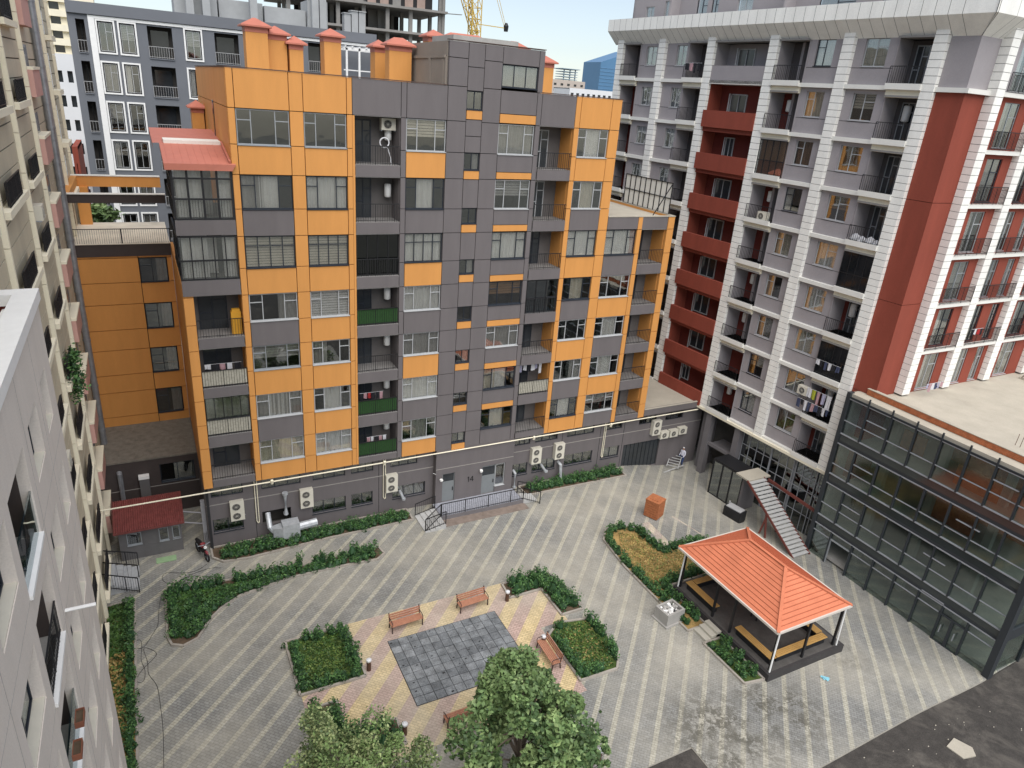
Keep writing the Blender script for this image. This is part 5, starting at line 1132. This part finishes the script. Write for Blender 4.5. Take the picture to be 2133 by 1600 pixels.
# black hose on the paving
H1 = [(1.7, 36.3), (1.15, 36.5), (.07, 36.27), (-.51, 35.86), (-1.06, 35.89), (-1.37, 36.45), (-1.15, 36.94), (-.33, 36.62), (.37, 36.54), (.98, 36.97)]
H2 = [(1.1, 35.7), (.06, 36.14), (-.73, 35.76), (-1.36, 35.21), (-1.59, 34.25), (-1.71, 32.75), (-1.95, 32.1), (-2.38, 31.27), (-2.75, 31.34), (-2.78, 31.75), (-2.55, 31.85), (-2.48, 31.4), (-2.52, 30.4), (-2.37, 29.59), (-2.43, 28.98), (-2.63, 28.91), (-2.72, 29.2), (-2.47, 29.71), (-1.94, 30.32), (-1.87, 30.63), (-2.18, 31.06), (-2.4, 31.1), (-2.25, 30.11), (-2.22, 29.29), (-1.9, 28.37), (-1.8, 26.99), (-1.76, 25.59), (-1.81, 23.72), (-1.9, 21)]
def smooth(P, k=4):
    out = []
    for i in range(len(P) - 1):
        a, p, q, c = P[max(i - 1, 0)], P[i], P[i + 1], P[min(i + 2, len(P) - 1)]
        for j in range(k):
            t = j / k; out.append(tuple(.5 * (2 * p[m] + (q[m] - a[m]) * t + (2 * a[m] - 5 * p[m] + 4 * q[m] - c[m]) * t * t + (3 * p[m] - a[m] - 3 * q[m] + c[m]) * t ** 3) for m in (0, 1)))
    return out + [P[-1]]
for P, l in ((H1, 'thin black cable looped on the paving near the motorcycle'), (H2, 'thin black hose curling along the left side of the courtyard')):
    b = MB(); b.tube([(x, y, .015) for x, y in smooth(P)], .011, 5); tag(obj('hose', b, BLACK), l, 'hose')
# things on the balconies
def heater(F, x, y, z, l, h=.75, r=.2):
    b = MB(F); b.tube([(x, y, z), (x, y, z + .05), (x, y, z + h - .05), (x, y, z + h)], [r * .6, r, r, r * .6], 10); tag(obj('water_heater', b, WHITEP, None, True), l, 'water heater', 'white water heaters on the balconies')
def ordn(k): return ['top', 'second', 'third', 'fourth', 'fifth', 'sixth', 'seventh', 'eighth', 'lowest'][k]
for k in (0, 1, 3, 4, 5, 6):
    heater(FO, 12.4, 1.1, FB[k] + 1.2, 'white water heater in the %s balcony of the left taupe column' % ordn(k))
for k in (1, 3, 5, 6, 8): heater(FR, 1.7, 1.35, ZK[k] + 1.2, 'white water heater in the %s small balcony left of the middle white pillar' % ordn(k))
for k in (1, 5, 7): heater(FR, 9.9, 1.35, ZK[k] + 1.1, 'white water heater in the %s balcony beside the corner pillar' % ordn(k), .9, .22)
CL = [mat('cloth_white', (.6, .6, .62), .9, .1), mat('cloth_blue', (.05, .06, .11), .9, .1), mat('cloth_pink', (.42, .26, .28), .9, .1), mat('cloth_black', (.02, .02, .025), .9, .1), mat('cloth_olive', (.35, .38, .04), .9, .1), mat('cloth_lilac', (.36, .35, .46), .9, .1), mat('cloth_red', (.35, .03, .03), .9, .1)]
def laundry(F, x0, x1, y, zt, ms, l, n=6, dz=.75):
    b = MB(F); b.bar((x0, y, zt), (x1, y, zt), .015)
    w_ = (x1 - x0) / n
    for i in range(n):
        xa = x0 + i * w_ + .02; xb = xa + w_ * rnd.uniform(.6, .95); h_ = dz * rnd.uniform(.55, 1.1); q = 4
        for j in range(q):
            u0, u1 = xa + (xb - xa) * j / q, xa + (xb - xa) * (j + 1) / q; o0, o1 = .04 * sin(j * 2.1 + i), .04 * sin((j + 1) * 2.1 + i)
            b.face([(u0, y + o0, zt - h_ + .03 * sin(j + i)), (u1, y + o1, zt - h_ + .03 * sin(j + 1 + i)), (u1, y, zt), (u0, y, zt)], ms[i % len(ms)])
    tag(obj('laundry', b, CL), l, 'laundry', 'washing hung out on balconies')
laundry(FO, 21.5, 23.3, .5, H[5] - .15, [5, 0, 3, 0], 'lilac and white washing hanging in a right hand taupe column balcony'); laundry(FO, 2.0, 3.9, .6, FB[4] + 1.2, [0, 3, 2], 'washing with a white and a pink piece in a left corner balcony', 5, .5)
laundry(FO, 10.5, 12, .5, FB[5] + 1.3, [3, 2, 6, 3], 'dark and pink washing above a green turf screen, upper of two', 6, .6); laundry(FO, 10.9, 12.2, .4, FB[6] + 1.15, [2, 0, 3], 'pink washing in the lowest green screened balcony', 5, .45)
laundry(FR, 9.1, 11.0, -.15, ZK[7] + 2.0, [0, 4, 2, 5], 'white and olive washing hung high beside the corner pillar', 5, .95); laundry(FR, 8.6, 11.1, -.25, ZK[7] + 1.1, [1, 3, 0, 1, 2], 'dark washing over the railing below the olive cloth', 9, .7)
laundry(FR, 9.2, 11.0, -.15, ZK[6] + 1.15, [0, 3, 1], 'black and white washing over a railing beside the corner pillar', 6, .55); laundry(FR, -7.2, -5.5, -.1, ZK[0] + 1.1, [3, 2, 3], 'dark and pink cloths over a top floor railing', 4, .6)
laundry(FW, 2.2, 3.9, -.5, 11.75, [5, 2, 0, 1], 'colourful cloths on a rack at the edge of the concrete terrace', 6, .6); laundry(FW, 6.2, 7.4, .05, ZK[5] + 1.1, [3, 0, 6], 'black and white cloths on a railing of the red wing', 4, .5)
def bags(F, pts, m, l, cat='bags'):
    b = MB(F)
    for x, y, z, r in pts: b.tube([(x, y, z), (x, y, z + r * .5), (x + .03, y, z + r * 1.1), (x, y, z + r * 1.5)], [r * .7, r, r * .75, r * .15], 8)
    tag(obj('bags', b, m, None, True), l, cat)
bags(FR, [(9.4, .3, ZK[3], .35), (9.9, .2, ZK[3], .3), (10.4, .3, ZK[3], .33), (10.8, .3, ZK[3], .25)], CL[0], 'row of full white sacks on a balcony floor beside the corner pillar')
b = MB(FO); b.box(3.55, 4.05, .3, .75, lf[3][0], lf[3][0] + 1.25); b.box(3.6, 4.0, .32, .6, lf[3][0] + 1.25, lf[3][0] + 1.4); tag(obj('cabinet', b, mat('yellow_cabinet', (.6, .3, .03), .6, .1)), 'yellow cabinet standing in the upper left corner balcony', 'cabinet')
b = MB(FO); p_ = [(11.9 + .25 * cos(a * pi / 10), .12, FB[0] + 1.15 + .25 * sin(a * pi / 10)) for a in range(21)]; b.tube(p_, .035, 6, cap=False); b.tube([(x, y, z + .0) for x, y, z in [(12.05, .12, FB[0] + .95), (12.25, .15, FB[0] + .4), (12.3, .2, FB[0])]], .03, 5); tag(obj('hose_coil', b, CL[0]), 'white coiled hose hanging on the top balcony railing', 'hose')
a3 = dup(a2, (1.9, 0, 0), 0, 'white air conditioner at floor level of a small balcony in the fifth storey down'); a3.matrix_world = FR @ Matrix.Translation((2.4, .3, ZK[3] + .05)); a3['group'] = ''
del a3['group']
a4 = dup(a2, (0, 0, 0), 0, 'white air conditioner fixed beside a window next to the olive washing'); a4.matrix_world = FR @ Matrix.Translation((8.75, .25, ZK[7] + 1.3)); del a4['group']
a5 = dup(a2, (0, 0, 0), 0, 'cream air conditioner hanging under the ceiling of the top left taupe balcony'); a5.matrix_world = FO @ Matrix.Translation((12.3, 1.0, H[0] - .7)); del a5['group']
b = MB(FW)
for x, y, q in ((14.5, -1.2, .35), (15.6, -1.8, .3), (13.6, -.6, .22)): b.tube([(x, y, 10.8), (x, y, 10.8 + q), (x, y, 10.8 + q * 2)], [q * 1.3, q, q * .2], 7)
for _ in range(60): x, y = rnd.uniform(12.5, 19), rnd.uniform(-3.5, -.3); q = rnd.uniform(.04, .16); b.box(x, x + q, y, y + q, 10.8, 10.8 + q)
tag(obj('rubble_heap', b, PALE), 'heap of rubble and sacks at the right end of the concrete terrace', 'rubble')
b = MB(FW); b.box(13.6, 14.5, -2.0, -1.3, 10.8, 11.5); b.bar((13.6, -2, 11.5), (13.4, -2.3, 11.8), .3, .02); tag(obj('cardboard_box', b, mat('cardboard', (.38, .24, .12), .9, .1)), 'open brown cardboard box on the concrete terrace beside the rubble', 'box')
# roof fence on the lower block
b = MB(); g = MB(); x_ = 32.42
for i in range(10): y = 38.7 + i * .6; b.bar((x_, y, 19.45), (x_, y, 21.75), .05)
for z in (19.65, 20.7, 21.72): b.bar((x_, 38.7, z), (x_, 44.1, z), .05)
b.bar((x_, 38.7, 21.7), (x_ - 1.2, 38.9, 19.5), .05); g.box(x_ + .03, x_ + .05, 38.72, 44.08, 19.6, 21.7); sc_ = thing('screen_fence', 'white sheet screen on a dark metal frame on the lower orange roof', 'screen', loc=(x_, 41.4, 19.5)); obj('frame', b, BLACK, sc_); obj('sheet', g, WHITE, sc_)
# ladder and the man carrying it
b = MB(); A_, B_ = Vector((36.0, 37.6, -.5)), Vector((38.1, 39.4, .3)); s_ = Vector((.3, -.35, 0))
for q in (-1, 1): b.bar(A_ + s_ * q, B_ + s_ * q, .06)
for i in range(9): p = A_.lerp(B_, (i + .5) / 9); b.bar(p - s_, p + s_, .05)
b.bar((34.9, 37.3, -.62), (37.3, 37.7, -.6), .1, .05); tag(obj('ladder', b, mat('grey_tread', (0, 0, 0))), 'grey ladder leaning low in the corner beside the walking man', 'ladder')
pn_ = [(0, 0, .95, .15), (0, 0, 1.2, .15), (0, .03, 1.42, .16), (0, .05, 1.54, .055), (0, .06, 1.62, .07), (0, .07, 1.73, .1), (0, .06, 1.8, .08),
       (-.19, .03, 1.42, .06), (-.25, .08, 1.15, .045), (-.2, .32, 1.0, .036), (-.18, .4, .98, .035), (.19, .03, 1.42, .06), (.25, -.02, 1.15, .045), (.22, .2, .95, .036), (.2, .28, .93, .035),
       (-.1, 0, .9, .1), (-.11, .14, .5, .07), (-.11, .1, .08, .045), (-.11, .25, .04, .04), (.1, 0, .9, .1), (.11, -.08, .5, .07), (.11, -.25, .1, .045), (.11, -.12, .04, .04)]
pe = [(0, 1), (1, 2), (2, 3), (3, 4), (4, 5), (5, 6), (2, 7), (7, 8), (8, 9), (9, 10), (2, 11), (11, 12), (12, 13), (13, 14), (0, 15), (15, 16), (16, 17), (17, 18), (0, 19), (19, 20), (20, 21), (21, 22)]
me = bpy.data.meshes.new('person'); me.from_pydata([p[:3] for p in pn_], pe, []); me.update(); po = link('person', me); md = po.modifiers.new('skin', 'SKIN'); po.modifiers.new('sub', 'SUBSURF').levels = 2
me.skin_vertices[0].data[0].use_root = True
for i, p in enumerate(pn_): me.skin_vertices[0].data[i].radius = (p[3], p[3] * .85)
pm = bpy.data.materials.new('person_clothes'); pm.use_nodes = True; N = pm.node_tree.nodes; L = pm.node_tree.links; tc = N.new('ShaderNodeTexCoord'); sx = N.new('ShaderNodeSeparateXYZ'); L.new(tc.outputs['Object'], sx.inputs[0])
cr = N.new('ShaderNodeValToRGB'); cr.color_ramp.interpolation = 'CONSTANT'; dv = N.new('ShaderNodeMath'); dv.operation = 'DIVIDE'; dv.inputs[1].default_value = 2.; L.new(sx.outputs[2], dv.inputs[0]); L.new(dv.outputs[0], cr.inputs[0])
cr.color_ramp.elements[0].color = (.02, .02, .02, 1); e = cr.color_ramp.elements[1]; e.position = .05; e.color = (.03, .06, .16, 1)
for pos, c in ((.5, (.6, .6, .68, 1)), (.76, (.4, .22, .15, 1)), (.86, (.6, .6, .62, 1))): q = cr.color_ramp.elements.new(pos); q.color = c
L.new(cr.outputs[0], N['Principled BSDF'].inputs['Base Color']); me.materials.append(pm); po.matrix_world = frame((37.4, 38.1, gz(37.4)), radians(110)) @ Matrix.Scale(.98, 4)
tag(po, 'person in white shirt and blue trousers standing over a ladder in the far corner', 'person')
# ================================================================== BACKGROUND
FB_ = frame((0, 80, 0), 0); bb = thing('apartment_building', 'slate grey block with white framed windows behind the orange roof', 'apartment building', F=FB_)
SLATE = mat('slate_render', (.155, .165, .183), .75, .06, .5); b = MB(FB_); hs = []; rows_ = [29.95 - 3.43 * k for k in range(7)]
wc = [(-1.85, -.55), (-.1, 1.2), (5.4, 6.8), (11.4, 12.6), (15.0, 16.0)]; bc = [(-3.5, -2.8), (2.2, 4.3), (8.0, 10.2), (16.9, 18.6)]
for z in rows_: hs += [(a, c, z - 2.55, z) for a, c in wc] + [(a, c, z - 2.7, z) for a, c in bc]
cut(-4.1, 24, 4, 30.4, hs, 0, .4, 0, b); b.box(-4.1, 24, -.25, .4, 30.4, 31.35, 0); b.box(-2.5, 24, -.1, 0, 30.1, 30.35, 1); b.box(-2.5, -2.0, -.12, 0, 4, 30.1, 1); b.box(-4.1, -3.9, .4, 12, 4, 31.3, 0); b.box(-4.1, 24, 1.4, 1.5, 4, 30.3, 2); b.box(-4.1, 24, .4, 12, 31.0, 31.1, 0)
obj('wall', b, [SLATE, WHITEP, ROOM], bb)
for k, z in enumerate(rows_):
    for a, c in wc:
        o = window(bb, FB_, a + .1, c - .1, z - 2.45, z - .1, .1, 'c2', WFRAME, ['dh', '', 'd', 'wl', ''][(k * 3 + int(a)) % 5], sill=False); f = MB(FB_)
        for r in ((a - .12, c + .12, z, z + .14), (a - .12, c + .12, z - 2.69, z - 2.55), (a - .12, a + .02, z - 2.55, z), (c - .02, c + .12, z - 2.55, z)): f.box(r[0], r[1], -.08, .1, r[2], r[3])
        obj('surround', f, WHITEP, o)
    for a, c in bc:
        o = obj('balcony', MB(FB_).box(a, c, -.1, 1.3, z - 2.8, z - 2.7), SLATE, bb); window(o, FB_, a + .35, c - .3, z - 2.6, z - .3, 1.1, 'c2', DFRAME, 'd', sill=False) if False else None
        f = MB(FB_); f.box(a + .3, c - .3, 1.25, 1.32, z - 2.65, z - .3); obj('door', f, PANE_D, o); railing(FB_, a, c, -.12, z - 2.7, 1.0, o, m=mat('pale_rail', (.45, .45, .45), .5, 0), step=.2)
pg = MB(FB_)
for x in (20.0, 21.3, 22.6, 24.3): pg.box(x, x + .18, -3, -2.8, 26, 29.7)
for y in (-3, -1.5): pg.box(19.8, 24.6, y, y + .18, 29.5, 29.75)
for i in range(7): pg.box(19.9 + i * .72, 20.0 + i * .72, -3.2, -1, 29.75, 29.9)
pg.box(19.8, 24.6, -2.9, -2.8, 27.6, 27.7); tag(obj('pergola', pg, WHITEP), 'white pergola frame seen between the orange chimneys', 'pergola')
b = MB(FB_)
for x0, x1, y, z1 in ((5.0, 9.0, 5, 33.5), (9.2, 13.5, 5.5, 33.4), (13.6, 17.8, 5, 33.2), (17.9, 20, 4.4, 34.2)): b.box(x0, x1, y, y + 3.5, 31, z1)
for x, z in ((6, 35.0), (7.5, 35.2), (12, 35), (18.2, 35.0), (19, 34.9), (21.6, 33.3), (22.4, 33.6), (23.2, 33.6)): b.box(x, x + .7, 3.6, 4.6, 31, z); b.box(x - .08, x + .78, 3.5, 4.7, z, z + .1)
tag(obj('lift_house', b, mat('raw_block', (.36, .37, .37), .9, .1, .8)), 'raw grey block lift housings and vents on the slate building roof', 'rooftop housing')
def tower(name, F, x0, x1, z1, m, label, cols, z0=-1.3, dep=10, pitch=3., ww=1.2, bands=None, wz=1.4, glassm=None):
    t = thing(name, label, 'tower block', F=F); b = MB(F); hs = []; n = int((z1 - z0 - 2) / pitch)
    n = min(n, 60); ctr = [x0 + (x1 - x0) * (i + .5) / cols for i in range(cols)]
    for k in range(n): hs += [(x - ww / 2, x + ww / 2, z1 - 2 - pitch * k - wz, z1 - 2 - pitch * k) for x in ctr]
    cut(x0, x1, z0, z1, hs, 0, .3, 0, b); b.box(x0, x0 + .3, .3, dep, z0, z1, 0); b.box(x1 - .3, x1, .3, dep, z0, z1, 0); b.box(x0, x1, .3, dep, z1 - .4, z1 - .1, 0); b.box(x0 + .3, x1 - .3, .5, .6, z0, z1, 1)
    if bands:
        for k in range(n): b.box(x0 - .1, x1 + .1, -bands, 0, z1 - 2 - pitch * k - wz - 1.2, z1 - 2 - pitch * k - wz - .1, 0)
    obj('wall', b, [m, glassm or PANE_D], t); return t
WH_ = mat('white_far', (.66, .67, .68), .8, .05, .3)
tower('apartment_building', frame((0, 115, 0), 0), -9.4, -5.9, 27.2, WH_, 'white apartment block with small windows between the beige and slate buildings', 3, ww=.6)
tower('apartment_building', frame((0, 117, 0), 0), -5.9, -3.9, 26.4, WH_, 'white apartment wing with open loggias beside the slate building', 1, ww=1.3, bands=.5, wz=1.5)
tower('apartment_building', frame((0, 170, 0), 0), -14.5, -4, 46, CREAM, 'tall cream apartment block far behind at the upper left', 4, ww=1.6, bands=.8, wz=1.5, pitch=2.45)
tower('apartment_building', frame((0, 104, 0), 0), -6.9, -6.3, 16.8, RED, 'dark red wall strip behind the galvanised duct', 1, ww=.1)
# unfinished concrete frame and crane
FC = frame((0, 130, 0), radians(-4)); cf = thing('construction_building', 'unfinished concrete frame building behind the orange chimneys', 'construction', F=FC); b = MB(FC); RAW = mat('raw_concrete', (.25, .24, .225), .9, .2, .4)
XF = 10
for k, z in enumerate((20.5, 24, 27.6, 31.2, 34.9, 38.6, 42.3)): b.box(23.5 - (1.5 if k == 5 else 0), 50.5, -1, 16, z, z + .35, 0)
for x in (24, 27.6, 31.8, 36, 40, 44, 49.2):
    for y in (0, 6, 13): b.box(x, x + .6, y, y + .6, 18, 45, 0)
b.box(27, 46, 15, 15.2, 18, 45, 1); b.box(38.5, 41.5, 7, 7.3, 18, 38.6, 0); b.box(30, 33, 8, 8.2, 34.9, 38, 1); b.box(28, 48, 0, .2, 38.95, 45, 1)
for i in range(9): b.box(28.5 + i * 2.1, 29.9 + i * 2.1, -.1, 0, 38.95, 42, 2 if i % 3 else 0)
obj('frame', b, [RAW, DKGAP, mat('pinkish_block', (.36, .27, .23), .9, .15, 1)], cf)
b = MB(FC); b.bar((50.5, -.5, 31.3), (53, -.5, 31.4), .4, .1); b.bar((50.5, -.5, 38.7), (53.2, -.5, 38.8), .5, .1); b.bar((50, 0, 18), (50, 0, 45), .5); obj('scaffold', b, RAW, cf)
cn = thing('tower_crane', 'yellow lattice crane boom rising above the penthouse', 'crane', loc=(52, 118, 30)); YC = mat('crane_yellow', (.58, .40, .08), .6, .1); b = MB()
def lattice(A, B, w0, w1, n):
    A, B = Vector(A), Vector(B); d = (B - A).normalized(); u = d.cross(Vector((0, 1, 0))).normalized(); v = d.cross(u); pr = None
    for i in range(n + 1):
        c = A.lerp(B, i / n); w_ = (w0 + (w1 - w0) * i / n) / 2; R_ = [c + u * w_ * sx_ + v * w_ * sy_ for sx_, sy_ in ((-1, -1), (1, -1), (1, 1), (-1, 1))]
        for j in range(4): b.bar(R_[j], R_[(j + 1) % 4], .08)
        if pr:
            for j in range(4): b.bar(pr[j], R_[j], .13); b.bar(pr[j], R_[(j + 1) % 4], .08)
        pr = R_
lattice((52.2, 118, 26), (52.0, 118, 46), 1.5, 1.7, 12); lattice((52.2, 118, 35.5), (48.2, 118, 46), .9, 1.5, 8); b.bar((52.2, 118, 37.0), (58, 118, 36.9), .12); b.bar((57.9, 118, 37), (54.8, 118, 45), .06); b.bar((57.6, 118, 37), (54.2, 118, 45), .06)
obj('mast', b, YC, cn); b = MB(); b.tube([(57.9, 118, 36.4), (57.9, 118, 37.2), (57.9, 118, 37.7)], [.35, .45, .2], 8); obj('hook_block', b, BLACK, cn)
# far city
tower('tower_block', frame((0, 420, 0), 0), 241, 266, 38.5, mat('far_beige', (.47, .41, .36), .9, .05, .1), 'distant beige apartment tower under the hazy sky', 5, ww=2, pitch=3.3, dep=20)
t = thing('roof_crown', 'openwork crown on top of the distant beige tower', 'roof crown', loc=(256, 425, 38.5)); b = MB(); SB = mat('far_blue_steel', (.25, .33, .38), .5, 0)
for i in range(5): b.box(250.5, 261.5, 423, 433, 39 + i * 1.5, 39.4 + i * 1.5)
for x in (251.5, 256, 260): b.box(x, x + .6, 424, 424.6, 38, 45.5)
b.box(249.5, 262.5, 422, 434, 45.2, 45.6); obj('lattice', b, SB, t)
tower('office_building', frame((0, 300, 0), 0), 182, 206, 32, WH_, 'distant low white building with a row of dark windows', 8, ww=1.6, wz=1.4, dep=15)
FT = frame((0, 600, 0), 0); t = thing('glass_tower', 'distant blue glass tower at the edge of the pillared building', 'skyscraper', F=FT); b = MB(FT)
x0, x1 = 395, 430; v = [(x0, 0), (x1, 0), (x1, 30), (x0, 30)]
lo = [b.pt((x, y, -1)) for x, y in v]; hi = [b.pt((x, y, z)) for (x, y), z in zip(v, (62, 74, 74, 62))]
for i in range(4): b.f.append([lo[i], lo[(i + 1) % 4], hi[(i + 1) % 4], hi[i]]); b.m.append(0)
b.f.append(hi); b.m.append(0)
for i in range(20): b.box(x0, x1, -.3, 0, i * 3, i * 3 + .4, 1)
obj('facade', b, [mat('blue_glass_far', (.09, .2, .34), .3, .08, .05), mat('blue_band_far', (.12, .24, .38), .4, 0)], t)
# green tree mass glimpsed under the terrace beam
rnd = random.Random(5)
tree(-3.0, 66, 16, 3.2, 13.2, .25, 0, 3000, .3, TG, 'dark green tree seen under the dark terrace beam', clumps=30, seed=3)

FBX = mat('terracotta_box', (.22, .085, .05), .8, .2, 4)
for (y, z), l in (((15.75, 11.1), 'brown flower box on the upper loggia sill of the near grey wall'), ((14.75, 11.1), 'brown flower box beside another on the near grey wall')):
    b = MB(); x0 = -2.95; b.box(x0, x0 + .2, y, y + .03, z, z + .17); b.box(x0, x0 + .2, y + .47, y + .5, z, z + .17); b.box(x0, x0 + .02, y + .03, y + .47, z, z + .17); b.box(x0 + .18, x0 + .2, y + .03, y + .47, z, z + .17); b.box(x0 + .02, x0 + .18, y + .03, y + .47, z, z + .13, 1)
    tag(obj('flower_box', b, [FBX, SOIL]), l, 'flower box')

b = MB(); keep = rnd; rnd = random.Random(3)
for _ in range(900):
    p = Vector((-3.75 + rnd.gauss(0, .16), 36.3 + rnd.gauss(0, .7), 12.9 + rnd.uniform(-1.1, .9))); leaf(b, p, .1, rnd.randrange(3))
tag(obj('climbing_plant', b, HG), 'green climbing plant spilling over a balcony of the beige block', 'plant'); rnd = keep
for (y, z), l in (((35.2, 20.2), 'small air conditioner on the beige block beside a rib, upper of two'), ((29.6, 11.3), 'small air conditioner on the beige block just past the grey corner')):
    c = dup(a2, (0, 0, 0), 0, l); c.matrix_world = FL @ Matrix.Translation((y, -.02, z)); c['group'] = 'small air conditioners on the beige block'
b = MB(); b.tube([(-3.0, 17.9, 13.1), (-2.3, 17.9, 13.1)], .05, 6)
tag(obj('wall_pipe', b, WHITEP), 'white pipe stub sticking out of the near grey wall', 'pipe')
